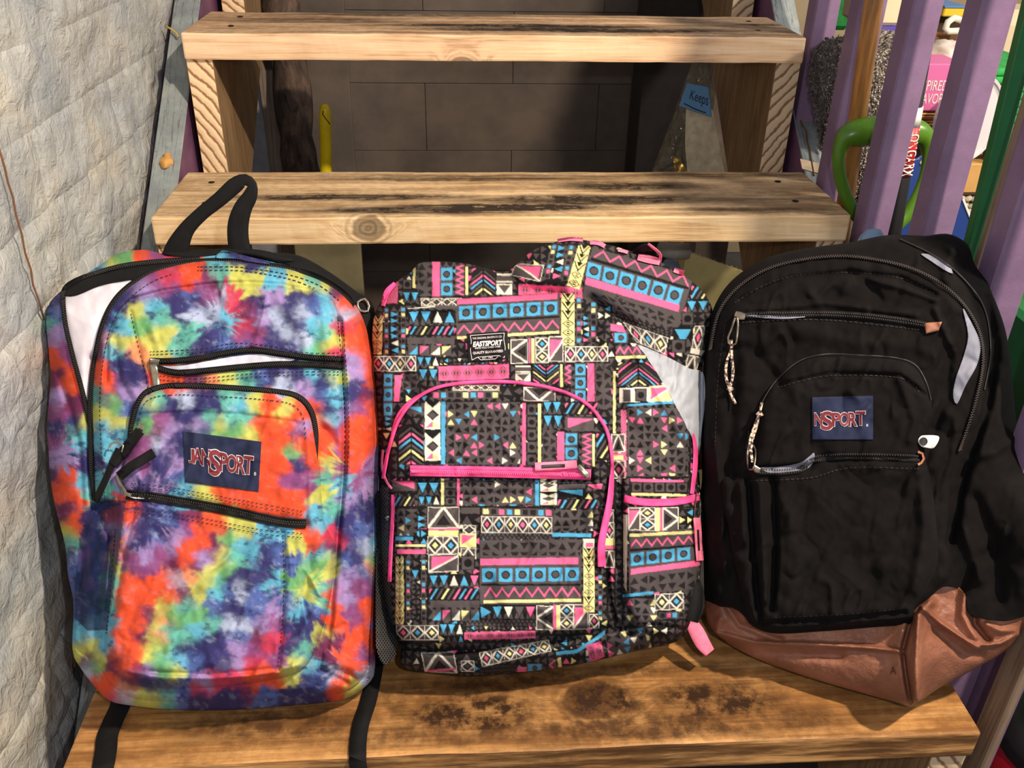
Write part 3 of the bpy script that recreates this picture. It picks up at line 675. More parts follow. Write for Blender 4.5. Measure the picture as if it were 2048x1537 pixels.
# black pole with red label
bp0 = aty(1790, 472, .557); bp1 = aty(1838, 175, .557); dv = (bp1 - bp0) / np.linalg.norm(bp1 - bp0); b0 = bp0 - dv * (bp0[2] / dv[2])
bpole = empty('reaching_pole', tuple(b0), 'black pole with a red and white lettered sleeve behind the middle baluster', 'pole')
lat = np.array([1., 0, 0]); rp = .0095
link('shaft', tube_me('shaft', [b0 - lat * rp * .2, b0 + (bp1 + dv * .35 - b0) * .5 - lat * rp * .2, bp1 + dv * .35 - lat * rp * .2], rp, 16), m_blk, bpole, True)
def onpole(p): t = (p - b0) @ dv; return b0 + dv * t - lat * rp * .2
sA, sB, sC = onpole(aty(1808, 350, .557)), onpole(aty(1826, 252, .557)), onpole(aty(1832, 213, .557))
m_red = plain('red_print', (178, 34, 38), .4); m_wht = plain('white_print', (232, 228, 220), .5)
link('red_sleeve', tube_me('red_sleeve', [sA, sB], rp + .0012, 18), m_red, bpole, True); link('white_sleeve', tube_me('white_sleeve', [sB, sC], rp + .0012, 18), m_wht, bpole, True)
nrm = np.cross(lat, dv); nrm /= np.linalg.norm(nrm); nrm = nrm if nrm[1] < 0 else -nrm
def wrap(rad_):
    L = np.linalg.norm(sB - sA)
    def f(u, v):  # u runs down the sleeve, v across it
        th = (v - .5) * 2.2; c = sB + np.outer(u, (sA - sB))
        return c + np.outer(-np.sin(th) * rad_, lat) + np.outer(np.cos(th) * rad_, nrm)
    return f
put_text('lettering_edge', [('LONGARM', .03, .12, .98, .78, .035)], wrap(rp + .0016), m_blk, bpole)
put_text('lettering', [('LONGARM', .03, .12, .98, .78, .015)], wrap(rp + .0020), m_wht, bpole)
# blue panel
m_blue = plain('blue_board', (34, 62, 132), .45)
BL = Plane(0, 85, (.6, .72, .3), 0)
blp = [(1800, 335), (1862, 300), (1931, 405), (1966, 500), (1930, 560), (1790, 470)]
bo = empty('blue_board', tuple(BL.at(np.array(1880.), np.array(550.), 0.)), 'blue sheet board with a white edge behind the balusters', 'board')
sheet('panel', BL, blp, lambda x, y, d: 0 * x, m_blue, bo, 6, low=lambda x, y: 0 * x - .004, smooth=False)
ribbon('white_edge', BL, [(1926, 398), (1966, 500)], 5, lambda x, y: 0 * x + .0005, m_wht, bo, .001, spline=False)
link('rivet', lathe_me('rivet', [(.0035, 0), (.003, .0015), (.001, .002)], tuple(BL.at(np.array(1843.), np.array(326.), .0)), tuple(BL.n), 12), m_g, bo, True)
link('stand', box_me('stand', tuple(np.array([BL.at(np.array(1880.), np.array(550.), 0.)[0] - .01, .74, 0])), tuple(np.array([BL.at(np.array(1880.), np.array(550.), 0.)[0] + .02, .76, Z0 + .1]))), m_blue, bo)
# shaggy grey rug roll: body + curls
m_shag = plain('grey_shag', (158, 148, 144), .95, nscale=150, namt=.4); m_shag2 = plain('dark_shag', (112, 104, 104), .95); m_shag3 = plain('pale_shag', (206, 196, 182), .95)
SH = Plane(0, 88, (.7, .94, .3), 0); SHN = Plane(0, 88, (.5, .775, .3), 0)
def shag(name, ol, label, n, mats_, seed, sz=1., H=.04, SH=SH):
    r = np.random.RandomState(seed); root = empty(name, tuple(SH.at(np.array(float(np.mean([p[0] for p in ol]))), np.array(float(max(p[1] for p in ol))), 0.)), label, 'rug')
    hf = lambda x, y, d: H * rnd(d, 50)
    sheet('backing', SH, ol, hf, m_shag, root, 6, low=lambda x, y: 0 * x - .02)
    x0, y0 = np.min(ol, 0); x1, y1 = np.max(ol, 0); X = r.uniform(x0, x1, n); Y = r.uniform(y0, y1, n); k = inside(ol, X, Y); X, Y = X[k], Y[k]
    d = dline(ol, X, Y, True); base = SH.at(X, Y, hf(X, Y, d)); m = len(X)
    a1 = r.uniform(0, 6.28, m); ln = r.uniform(.006, .012, m) * sz; w_ = .0009 * sz
    D1 = np.stack([np.cos(a1), -np.ones(m) * .9, np.sin(a1)], 1); D2 = np.stack([np.cos(a1 + 1.6), -np.ones(m) * .2, np.sin(a1 + 1.6)], 1); S = np.stack([-np.sin(a1), np.zeros(m), np.cos(a1)], 1)
    p0 = base; p1 = base + D1 * ln[:, None] * .5; p2 = p1 + D2 * ln[:, None] * .6
    V = np.stack([p0 - S * w_, p0 + S * w_, p1 - S * w_, p1 + S * w_, p2 - S * w_ * .4, p2 + S * w_ * .4], 1); o = np.arange(m)[:, None] * 6
    Q = np.concatenate([o + np.array([0, 1, 3, 2]), o + np.array([2, 3, 5, 4])]); me = mesh_np('pile', V.reshape(-1, 3), Q)
    ob = link('pile', me, list(mats_), root, False, 'stuff'); mi = r.randint(0, len(mats_), m).astype(np.int32)
    if len(me.polygons) == 2 * m: me.polygons.foreach_set('material_index', np.concatenate([mi, mi]))
    return root
shag('shaggy_rug', [(1618, 150), (1628, 100), (1650, 78), (1690, 74), (1704, 120), (1706, 300), (1704, 400), (1668, 396), (1652, 330), (1640, 280), (1624, 200)], 'dark grey shaggy rug roll right of the upper tread', 12000, (m_shag, m_shag2), 3, 1., .02, SHN)
shag('curly_rug', [(1720, 80), (1762, 60), (1800, 66), (1812, 200), (1800, 420), (1830, 440), (1830, 490), (1715, 470), (1704, 330)], 'pale grey curly rug right of the broom pole', 9000, (m_shag, m_shag3, m_shag2, m_shag3), 5, 1.2)
# boxes and sundries, each at its own depth
def slab(name, px0, py0, px1, py1, y, dep, mat, label, cat, bev=.002, group=None, floor=False):
    a = aty(px0, py0, y); b = aty(px1, py1, y); lo = (min(a[0], b[0]), y, min(a[2], b[2])); hi = (max(a[0], b[0]), y + dep, max(a[2], b[2]))
    if floor: lo = (lo[0], lo[1], 0.)
    o = link(name, box_me(name, lo, hi, bev), mat); own_origin(o, ((lo[0] + hi[0]) / 2, y + dep / 2, lo[2])); return tag(o, label, cat, group)
m_pink = plain('pink_card', (214, 110, 166), .5); m_card = plain('brown_card', (176, 128, 78), .8, nscale=20, namt=.1); m_tan = plain('tan_card', (222, 170, 100), .8, nscale=20, namt=.08); m_crm = plain('cream_cloth', (236, 214, 176), .8, nscale=10, namt=.05, bumps=.3, bscale=40)
zs = aty(1860, 250, 1.0)[2]
sh = link('storage_table', box_me('storage_table', (.765, .985, zs - .03), (.955, 1.47, zs - .006), .003), m_gb2); own_origin(sh, (.86, 1.2, 0)); tag(sh, 'brown table board under the boxes beyond the railing', 'table')
for lx, ly in ((.79, 1.01), (.93, 1.01), (.79, 1.44), (.93, 1.44)): link('leg', box_me('leg', (lx - .02, ly - .02, 0), (lx + .02, ly + .02, zs - .03)), m_gb2, sh)
cs = empty('cardboard_stack', tuple(aty(1862, 248, 1.02)), 'stack of flattened brown cardboard sheets under the pink box', 'cardboard')
for i in range(6):
    za = aty(1860, 248, 1.)[2]; zb = aty(1860, 217, 1.)[2]; t = (zb - za) / 6
    link('sheet', box_me('sheet', (aty(1815, 230, 1.)[0] + .002 * (i % 2), 1.0 + .003 * ((i * 7) % 3), za + i * t - .003), (aty(1915, 230, 1.)[0], 1.2, za + i * t + t * .62 - .003), .0006), m_card if i % 2 else m_tan, cs)
zp = zb - .0045
ax, bx = aty(1812, 215, 1.)[0], aty(1912, 215, 1.)[0]; pt = aty(1860, 128, 1.)[2]
pk = link('pink_box', box_me('pink_box', (ax, 1.0, zp), (bx, 1.09, pt), .0015), m_pink); own_origin(pk, ((ax + bx) / 2, 1.045, zp)); tag(pk, 'pink carton printed with white capital letters between two balusters', 'box')
PKm = lambda u, v: np.stack([ax + u * (bx - ax), np.full(u.shape, .9992), pt - v * (pt - zp)], 1)
tu = lambda px: (aty(px, 180, 1.)[0] - ax) / (bx - ax)
put_text('lettering', [('INSPIRED', tu(1827), .34, tu(1893), .56, .0), ('FLAVORS', tu(1834), .62, tu(1897), .84, .0)], PKm, m_wht, pk)
slab('tan_card_box', 1850, 117, 1874, 216, 1.10, .1, m_tan, 'tan card box peeking out behind the pink carton', 'box')
# crumpled white bag
def lump(name, cx, cy, y, rx, ry, rz_, mat, label, cat, seed=1., sub=4, amp=.15, freq=3.):
    bm = bmesh.new(); bmesh.ops.create_icosphere(bm, subdivisions=sub, radius=1); c = aty(cx, cy, y)
    for v in bm.verts:
        k = 1 + amp * 2 * float(fbm(np.array(v.co.x * freq + seed), np.array(v.co.z * freq + v.co.y * 2 + seed), 3)); v.co = Vector((c[0] + v.co.x * rx * k, c[1] + v.co.y * ry * k, c[2] + v.co.z * rz_ * k))
    me = bpy.data.meshes.new(name); bm.to_mesh(me); bm.free(); o = link(name, me, mat, None, True); own_origin(o, (c[0], c[1], c[2] - rz_)); return tag(o, label, cat)
lump('white_bag', 1893, 118, 1.16, .042, .06, .034, plain('white_film', (226, 216, 206), .4), 'crumpled white plastic bag on the cartons', 'bag', 2., amp=.25, freq=5)
ob = empty('open_carton', tuple(aty(1893, 105, 1.26)), 'brown open carton with a dark inside beyond the railing', 'box')
def pxs(pts_, y): return [tuple(aty(a, b, y)) for a, b in pts_]
link('rear_panel', prism_me('rear_panel', pxs([(1866, 12), (1900, 10), (1900, 66), (1862, 66)], 1.36), (0, .004, 0)), m_card, ob)
link('inside', prism_me('inside', pxs([(1878, 22), (1940, 22), (1940, 75), (1866, 75)], 1.355), (0, .002, 0)), plain('shaded_inside_card', (66, 42, 26), .9), ob)  # inside, and flap below, use the brown card darkened as painted shade
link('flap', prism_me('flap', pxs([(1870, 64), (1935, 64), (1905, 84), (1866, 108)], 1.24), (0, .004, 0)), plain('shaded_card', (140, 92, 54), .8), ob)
link('side_panel', prism_me('side_panel', pxs([(1868, 14), (1878, 14), (1872, 66), (1858, 66)], 1.30), (0, .05, 0)), m_card, ob)
hd = link('white_jug', tube_me('white_jug', pxs([(1922, 40), (1908, 36), (1896, 44), (1891, 56), (1897, 63), (1924, 62)], 1.22), .0065, 10), plain('white_plastic', (232, 226, 214), .4), None, True); own_origin(hd, pxs([(1897, 63)], 1.22)[0]); tag(hd, 'white plastic jug with a loop grip in front of the open carton', 'jug')
yb = slab('yellow_book', 1890, 15, 1935, 34, 1.33, .12, plain('yellow_cover', (236, 196, 50), .5), 'yellow book with a blue edge on the open carton', 'book')
a_, b_ = aty(1890, 12, 1.329), aty(1935, 16, 1.329); link('blue_edge', box_me('blue_edge', (a_[0], 1.328, b_[2]), (b_[0], 1.45, a_[2])), plain('blue_print', (96, 136, 190), .5), yb)
# right gap: cream sheet, green towels, white disc, tan carton, knitted lump
cr = slab('cream_bolster', 1975, 22, 2090, 136, 1.48, .15, m_crm, 'cream cloth bolster lying over the green towels', 'cushion', .03)
tz0 = aty(2010, 335, 1.16)[2]; tz1 = aty(2010, 138, 1.16)[2]; N_ = 13; hh = (tz1 - tz0) / N_
tx0, tx1 = aty(1960, 200, 1.16)[0], aty(2100, 200, 1.16)[0]; m_tow = plain('bright_green_terry', (58, 172, 84), .95, nscale=60, namt=.15, bumps=.5, bscale=500)
tproto = None
ORD = ['lowest of its stack', 'second from the bottom', 'third from the bottom', 'fourth from the bottom', 'fifth from the bottom', 'sixth from the bottom', 'middle one of its stack', 'sixth from the top', 'fifth from the top', 'fourth from the top', 'third from the top', 'second from the top', 'topmost of its stack']
for i in range(N_):
    if tproto is None:
        me = box_me('green_towel', (0, 0, 0), (tx1 - tx0, .3, hh * .97), hh * .42, 3); tproto = tag(link('green_towel', me, m_tow, None, True), None, 'towel', 'stack of folded bright green towels'); o = tproto
    else: o = tproto.copy(); COL.objects.link(o)
    o.location = (tx0 + rr.uniform(-.003, .003), 1.16 + rr.uniform(-.004, .004), tz0 + i * hh); o['label'] = 'folded bright green towel behind the white platter, ' + ORD[i]
slab('towel_crate', 1955, 337, 2110, 480, 1.15, .3, m_tan, 'tan crate carrying the green towels', 'crate', floor=True)
dcen = aty(1940, 240, .93); ex = abs(aty(2006, 240, .93)[0] - dcen[0]); ez = abs(aty(1940, 148, .93)[2] - dcen[2])
V = []; Fc = []; K = 48
for r_, yy in ((1., .012), (1., .002), (.985, 0), (.93, .0005), (.90, .004)):
    for j in range(K): t = 2 * math.pi * j / K; V.append((dcen[0] + ex * r_ * math.cos(t), .93 + yy, dcen[2] + ez * r_ * math.sin(t)))
for i in range(4):
    for j in range(K): Fc.append((i * K + j, i * K + (j + 1) % K, (i + 1) * K + (j + 1) % K, (i + 1) * K + j))
Fc += [tuple(range(K)), tuple(range(4 * K, 5 * K))]
me = bpy.data.meshes.new('white_lid'); me.from_pydata(V, [], Fc); dk = link('white_platter', me, plain('white_lid', (228, 222, 226), .4), None, False); own_origin(dk, (dcen[0], .936, dcen[2] - ez)); tag(dk, 'oval white platter standing upright behind the fourth baluster', 'platter')
slab('tan_carton', 1920, 328, 2000, 388, 1.0, .12, m_tan, 'tan carton with a dark frayed lower edge under the white platter', 'box')
link('torn_edge', box_me('torn_edge', tuple(np.array(aty(1920, 390, .998))), tuple(np.array(aty(2000, 385, .998)) + np.array([0, .004, 0]))), plain('dark_edge', (70, 50, 34), .9), bpy.data.objects['tan_carton'], kind='stuff')
m_knit = plain('cream_knit', (190, 178, 158), .95, nscale=60, namt=.25, bumps=.6, bscale=300)
kl = empty('knitted_blanket', tuple(aty(1940, 470, 1.0)), 'chunky cream-grey knitted blanket below the tan carton', 'blanket')
for r_ in range(7):
    for c_ in range(6):
        c = aty(1908 + c_ * 14 + (r_ % 2) * 7, 398 + r_ * 13, 1.0 + .004 * (r_ % 2)); bm = bmesh.new(); bmesh.ops.create_icosphere(bm, subdivisions=2, radius=1)
        for v in bm.verts: v.co = Vector((c[0] + v.co.x * .0078, c[1] + v.co.y * .006, c[2] + v.co.z * .0058 + v.co.x * .002))
        me = bpy.data.meshes.new('stitch'); bm.to_mesh(me); bm.free(); link('stitch', me, m_knit, kl, True)
# left gaps
slab('green_cloth', 1668, -30, 1700, 62, 1.45, .05, m_tow, 'bright green cloth hanging above the shaggy rug', 'cloth', .01)
slab('cream_tub', 1745, -40, 1800, 52, 1.25, .12, m_crm, 'cream tub with a violet rim above the curly rug', 'tub', .006)
a_, b_ = aty(1745, 53, 1.247), aty(1800, 62, 1.247); link('violet_rim', box_me('violet_rim', (a_[0], 1.245, b_[2]), (b_[0], 1.37, a_[2])), plain('violet', (90, 80, 180), .5), bpy.data.objects['cream_tub'])
# dark green plank leaning behind the nearest baluster
gq = [aty(2060, -10, .30), aty(2098, -10, .30), aty(1956, 520, .30), aty(1930, 520, .30)]
m_dg = plain('dark_green_paint', (24, 98, 52), .4, nscale=18, namt=.12)
gpk = link('green_plank', prism_me('green_plank', [tuple(x) for x in gq[:2]] + [tuple(gq[2] + (gq[2] - gq[1]) * .9), tuple(gq[3] + (gq[3] - gq[0]) * .9)], (0, .012, 0), .001), m_dg); own_origin(gpk, tuple(gq[3] + (gq[3] - gq[0]) * .9)); tag(gpk, 'dark green plank leaning behind the nearest baluster', 'plank')
g3 = link('green_bin', box_me('green_bin', (.545, .19, 0), (.85, .42, float(aty(2040, 705, .19)[2])), .006), m_dg); own_origin(g3, (.7, .29, 0)); tag(g3, 'dark green storage bin on the floor beside the stairs', 'bin')
# red canister at the lower right
rc = atx(2012, 1490, .62); cx_, cy_ = .585 + .06, .10
rcn = empty('red_canister', (cx_, cy_, 0), 'red canister with a black lid on the floor by the grey post', 'canister')
zt = float(atx(2020, 1462, .60)[2])
link('body', lathe_me('body', [(.062, 0), (.065, .004), (.065, zt - .006), (.062, zt)], (cx_, cy_, 0)), plain('red_enamel', (160, 14, 26), .3), rcn, True)
link('lid', lathe_me('lid', [(.067, zt - .004), (.067, zt + .02), (.055, zt + .034), (.03, zt + .05), (.03, zt + .075), (.015, zt + .08)], (cx_, cy_, 0)), m_blk, rcn, True)
link('cap', lathe_me('cap', [(.014, zt + .08), (.014, zt + .092), (.009, zt + .097)], (cx_, cy_, 0)), plain('brass', (190, 160, 110), .35, .8), rcn, True)
# pale blue bottle behind the black backpack
bc = aty(1748, 466, .40)
bt = link('blue_bottle', lathe_me('blue_bottle', [(.014, 0), (.0165, .004), (.0165, bc[2] - Z0 - H_ - .016), (.014, bc[2] - Z0 - H_ - .006), (.008, bc[2] - Z0 - H_ + .002), (.002, bc[2] - Z0 - H_ + .004)], (bc[0], .40, Z0 + H_ + .0012)), plain('pale_blue_plastic', (120, 148, 178), .2), None, True)
own_origin(bt, (bc[0], .40, Z0 + H_)); tag(bt, 'rounded pale blue bottle standing behind the black backpack', 'bottle')
# ------------------------------------------------------------------ backpacks
m_web = cloth_mat('black_webbing', False, (15, 14, 16), .8, .3)
m_tape = cloth_mat('black_zip_tape', False, (11, 10, 12), .75, .2)
m_teeth = plain('zip_teeth_dark', (54, 50, 48), .4, .4)
m_metal = plain('worn_steel', (176, 168, 152), .3, .85, nscale=120, namt=.2)
m_thread = plain('dark_thread', (34, 26, 40), .9)
m_dyed = cloth_mat('tie_dyed_polyester', True, rough=.85, bs=.22)
m_navy = cloth_mat('navy_label_cloth', False, (32, 38, 66), .8, .2, weave=2200)
m_maroon = plain('maroon_embroidery', (112, 24, 38), .7); m_white = plain('white_embroidery', (232, 222, 222), .7)
PAL = dict(O=(236, 84, 48), N=(54, 50, 108), P=(140, 74, 130), L=(164, 138, 196), C=(100, 182, 214), T=(104, 186, 172), G=(110, 176, 112), Y=(206, 206, 104), W=(178, 190, 222), B=(82, 104, 172), M=(112, 44, 86), R=(208, 62, 92), A=(238, 150, 104), K=(50, 46, 96))
def blobs(s, sc, ox, oy):
    o = []
    for t in s.split():
        a, b, c = t.split(','); o.append((ox + float(a) / sc, oy + float(b) / sc, c))
    return o
B1 = blobs("70,720,N 40,850,T 70,800,B 100,900,L 160,980,P 60,1050,O 60,1150,M 180,1180,O 90,1240,L 80,1330,P 60,1420,N 200,1300,M 260,1390,Y 200,1400,N 240,1480,C 330,540,C 450,500,G 400,530,Y 570,480,O 640,480,P 720,480,R 1010,460,C 1080,480,N 1170,500,N 820,580,O 700,600,R 620,640,P 540,660,L 700,650,P 500,700,N 430,730,N 580,670,L 380,830,N 350,920,P 330,1000,M 330,1100,O 380,1180,O 360,1250,M 1000,560,T 960,600,M 1100,570,Y 1180,610,Y 1300,580,C 1400,600,Y 1430,630,Y 1500,590,T 1560,630,Y 1620,670,M 1680,740,O 330,1250,T 330,1330,Y 400,1280,G 350,1420,C 420,1400,Y 430,1450,C 350,1500,C 430,850,C 420,950,Y 400,1000,C 440,1080,N 500,1130,N 450,1180,N 540,1250,L 480,1300,B 470,1220,L 540,780,Y 560,850,G 620,760,C 600,950,Y 660,900,Y 660,820,T 740,760,N 800,740,N 720,690,N 850,710,B 850,800,W 880,650,P 950,690,P 1060,670,R 1000,710,W 1060,730,R 1150,740,M 1210,740,N 1130,800,M 1100,850,R 1180,880,M 1260,890,N 1330,960,N 1380,1000,N 1200,820,L 960,880,N 900,940,N 1000,960,B 820,900,T 760,960,T 640,1000,Y 570,1000,A 1280,700,L 1380,720,N 1460,700,N 1500,740,B 1420,780,W 1400,840,N 1370,800,N 1560,700,C 1590,760,C 1350,880,W 1500,850,C 1540,900,T 1440,940,W 1600,950,Y 1610,1010,R 1480,1010,T 1540,1000,G 1180,960,P 1090,960,B 940,800,W 1020,830,C 1300,820,W 900,700,P 1300,990,N 1240,960,N 1100,900,P 1690,800,W 1690,860,R 1720,930,O 1760,850,O 1770,990,O 1810,1100,O 1720,1040,L 1740,1110,L 1720,1200,N 1700,1260,N 1780,1250,M 1740,1330,P 1680,1330,L 1700,1430,O 1780,1400,O 1840,1300,O 1840,1180,O 680,1130,O 750,1160,O 860,1150,M 930,1130,A 1050,1130,Y 1090,1090,G 1130,1150,T 1200,1120,B 1270,1110,N 1400,1130,N 1350,1180,W 1500,1120,C 1560,1170,N 1620,1110,T 1640,1140,Y 1450,1200,L 1530,1240,B 1560,1310,N 1600,1360,C 1630,1240,C 1500,1300,O 1560,1400,O 1640,1420,P 1540,1370,A 600,1280,Y 640,1270,T 560,1310,C 700,1290,N 800,1260,W 880,1270,N 960,1270,N 1050,1250,T 1100,1290,C 1180,1280,Y 1260,1290,O 1340,1330,Y 1420,1340,O 680,1380,P 640,1450,M 720,1420,L 790,1350,N 850,1350,N 760,1460,N 700,1510,L 930,1370,T 900,1430,N 990,1400,Y 1050,1370,T 1080,1430,G 1130,1350,T 1200,1400,O 1300,1420,O 1350,1380,O 1400,1450,M 1150,1450,Y 1450,1480,O 1440,1420,L 980,1450,G 580,1400,G 560,1330,N 870,1400,L", 2.744, 80, 340)
B1 += blobs("60,100,P 80,180,L 110,250,O 140,330,O 80,330,O 100,410,M 150,460,O 120,490,Y 130,540,T 140,620,B 140,800,B 60,260,N 110,140,L 200,180,N 180,100,C 200,290,C 170,70,T 230,330,T 260,400,N 220,480,N 280,560,N 200,600,N 220,700,K 270,800,N 290,660,N 250,640,K 180,850,B 200,920,C 170,960,C 200,1000,Y 160,1030,Y 260,1060,Y 240,1090,G 220,1110,W 210,1070,M 250,1150,O 300,1170,O 290,1220,O 330,1240,R 370,1230,W 380,1195,A 440,1230,Y 500,1230,Y 560,1230,T 620,1230,B 700,1240,N 850,1230,N 1000,1240,B 1100,1230,N 1200,1250,N 1250,1240,K 800,1260,N 350,430,O 380,500,L 340,560,A 310,700,T 290,800,T 290,900,C 330,480,W 400,430,O 370,590,P 320,640,Y 300,1000,C 440,440,N 500,430,N 560,430,B 540,500,N 460,520,N 480,590,L 440,640,P 520,630,P 570,570,L 620,440,N 640,490,P 590,650,M 560,600,P 520,560,B 600,520,L 690,430,M 740,440,O 700,500,O 640,630,O 660,560,O 580,720,O 520,740,O 480,760,O 440,800,O 400,860,O 360,960,O 340,1040,O 400,720,O 380,780,O 430,900,O 480,880,M 450,960,M 430,1010,O 380,1060,O 760,550,M 770,590,P 720,620,L 690,650,M 710,540,O 600,720,W 570,790,O 630,780,M 560,830,Y 520,900,Y 530,960,A 500,980,Y 480,1030,Y 550,880,A 800,470,O 850,450,Y 830,520,G 800,600,Y 770,650,Y 740,700,Y 690,760,Y 660,700,A 640,820,T 600,860,G 560,930,T 580,970,T 540,1000,G 520,1070,G 560,1060,T 900,480,Y 900,560,C 860,600,T 820,660,G 950,600,C 1000,620,N 960,640,N 1040,560,B 1000,570,N 980,500,C 1040,490,C 870,700,N 920,720,N 830,760,B 780,720,T 780,770,C 960,700,N 1000,680,N 1030,710,C 900,750,W 1000,770,B 800,850,N 880,860,N 940,850,B 850,820,N 760,830,B 830,900,W 760,900,T 700,860,G 700,930,C 900,910,W 980,900,L 1050,820,L 1030,890,P 960,960,M 1010,980,R 940,1020,P 880,970,B 790,960,N 740,980,N 690,1000,N 640,960,T 640,1010,N 620,1060,C 680,1060,B 760,1050,N 820,1080,N 800,1020,N 880,1060,L 930,1070,R 870,1010,L 1000,1120,O 1050,1060,P 1050,960,R 600,1120,Y 550,1110,G 480,1110,L 430,1100,M 390,1090,O 330,1080,M 400,1160,M 460,1160,N 560,1160,N 640,1170,B 720,1160,L 780,1150,R 860,1150,R 930,1150,O 1040,1140,O 1090,1130,Y 700,1195,R 900,1195,M 500,1190,N 1130,560,Y 1110,640,B 1130,720,G 1180,760,Y 1150,820,C 1100,780,B 1100,900,N 1130,960,N 1160,1010,T 1130,1080,Y 1080,1000,N 1200,840,B 1240,780,T 1210,640,G 1230,600,C 1280,640,Y 1220,540,O 1260,580,M 1300,520,R 1230,440,C 1190,480,O 1200,920,N 1180,1080,C 1220,1150,B 1230,1030,M 1250,970,Y 1200,1180,N 1250,1110,K", 2.206, 80, 840)
B1 += blobs("1280,80,O 1260,180,Y 1230,250,T 1250,330,Y 1310,200,P 1290,380,T 1230,120,O 1380,60,O 1450,60,O 1420,140,O 1480,190,L 1370,200,O 1350,280,C 1420,260,P 1470,280,L 1370,340,L 1400,380,N 1350,430,N 1440,410,N 1480,470,B 1420,500,B 1360,520,N 1400,600,N 1340,620,B 1440,570,W 1440,680,B 1360,700,L 1420,740,P 1470,660,A 1300,800,O 1350,790,L 1380,860,P 1300,900,O 1450,860,O 1400,950,O 1290,1000,M 1340,1060,O 1250,1040,M 1290,1110,W 1330,1180,O 1400,1110,O 1430,1060,P 1460,1130,W 1380,1210,Y 1310,1220,O 1480,1000,O 1490,900,L 1490,560,C 1480,620,G 460,100,P 440,200,P 420,260,L 520,100,W 600,90,N 560,160,N 540,210,N 600,190,L 600,250,B 560,260,N 650,310,C 700,330,Y 520,290,L 460,290,N 620,340,C 800,340,O 740,355,Y 880,350,O 950,370,O 1050,370,O 1100,350,O 1000,300,O 1040,200,O 1010,100,O 1070,80,O 1110,130,G 1130,200,N 1110,270,P 1170,280,P 1150,100,O 1180,200,O 700,90,T 800,120,G 900,130,A 1000,220,O", 2.206, 80, 840)
_bx = np.array([b[0] for b in B1]); _by = np.array([b[1] for b in B1]); _bc = srgb(np.array([PAL[b[2]] for b in B1]))
def tiedye(x, y):
    out = np.empty((len(x), 3))
    for i in range(0, len(x), 20000):
        a, b = x[i:i + 20000], y[i:i + 20000]
        wx = a + fbm(a / 28., b / 28., 4, 3.) * 20 + fbm(a / 11. + b / 50., b / 8., 4, 8.) * 18; wy = b + fbm(a / 28., b / 28., 4, 31.) * 20 + fbm(a / 11. + b / 50., b / 8., 4, 19.) * 18
        for rx_, ry_, rr_, k_ in ((292, 1012, 150, 9.), (720, 950, 150, 7.), (560, 500, 110, 6.), (110, 905, 70, 8.), (440, 640, 110, 7.), (600, 1180, 130, 6.), (690, 1330, 90, 7.)):
            ux = a - rx_; uy = b - ry_; q = np.hypot(ux, uy) + 1e-6; th = np.arctan2(uy, ux); n_ = fbm(np.cos(th) * k_ + 9., np.sin(th) * k_ + rx_ * .01, 3, 5.) * 95 * np.clip(1.25 - q / rr_, 0, 1) * np.clip(q / 35., 0, 1)
            wx = wx + ux / q * n_; wy = wy + uy / q * n_
        d = (wx[:, None] - _bx) ** 2 + (wy[:, None] - _by) ** 2; dm = d.min(1)[:, None]
        w_ = np.exp(-(d - dm) / (2 * 9.5 ** 2)); w_ /= w_.sum(1)[:, None]; c = w_ @ _bc
        n1 = fbm(a / 16., b / 16., 5, 55.)[:, None]; n2 = fbm(a / 5., b / 5., 3, 77.)[:, None]
        blue = np.clip((c[:, 2:3] - c[:, 0:1]) * 3., 0, 1); c = c * np.clip(1 + n1 * .5 + n2 * .3, .45, 1.5)
        ink = np.clip((fbm(a / 15. + b / 40., b / 9., 5, 66.) - .07) * 7, 0, 1)[:, None] * blue * .75; c = c * (1 - ink) + srgb((46, 42, 98)) * ink
        wh = .7 * np.clip((fbm(a / 13., b / 10. - a / 30., 5, 71.) - .13) * 6, 0, 1)[:, None] * (.12 + .45 * blue); c = c * (1 - wh) + srgb((196, 208, 232)) * wh
        pale = np.clip((fbm(a / 22., b / 22., 5, 91.) - .14) * 5, 0, 1)[:, None] * .10; c = c * (1 - pale) + srgb((214, 206, 236)) * pale * 1.0
        nv = inside(_nvp, a + wx * 0, b) * .8; nn = fbm(a / 24., b / 40., 4, 15.); nc = srgb((44, 44, 92)) + np.clip(nn, -.3, .3)[:, None] * srgb((120, 70, 130)) * 1.2
        c = c * (1 - nv[:, None]) + np.clip(nc, 0, 1) * nv[:, None]
        out[i:i + 20000] = c
    return np.clip(out * .78, 0, 1)
_nvp = [(184, 1004), (252, 1000), (240, 1090), (226, 1180), (214, 1262), (176, 1262), (150, 1236), (150, 1170), (158, 1080)]
def solid(c): v = srgb(c); return lambda x, y: np.tile(v, (len(x), 1))
def wrk(x, y, s, amp=.0035):
    a = fbm(x / 70. + y / 220., y / 150. - x / 300., 2, s); b = fbm(x / 130. - y / 110., y / 120. + x / 90., 2, s + 31.)
    return amp * .75 * (np.exp(-(a / .05) ** 2) * np.clip(b * 6 + .2, 0, 1) - np.exp(-((a - .12) / .07) ** 2) * .5 - np.exp(-((b - .05) / .05) ** 2) * .35)
def creases(lst):
    def f(x, y):
        h = 0 * x
        for path, w_, amp in lst: h = h + 1.65 * amp * np.exp(-(dline(path, x, y) / w_) ** 2)
        return h
    return f

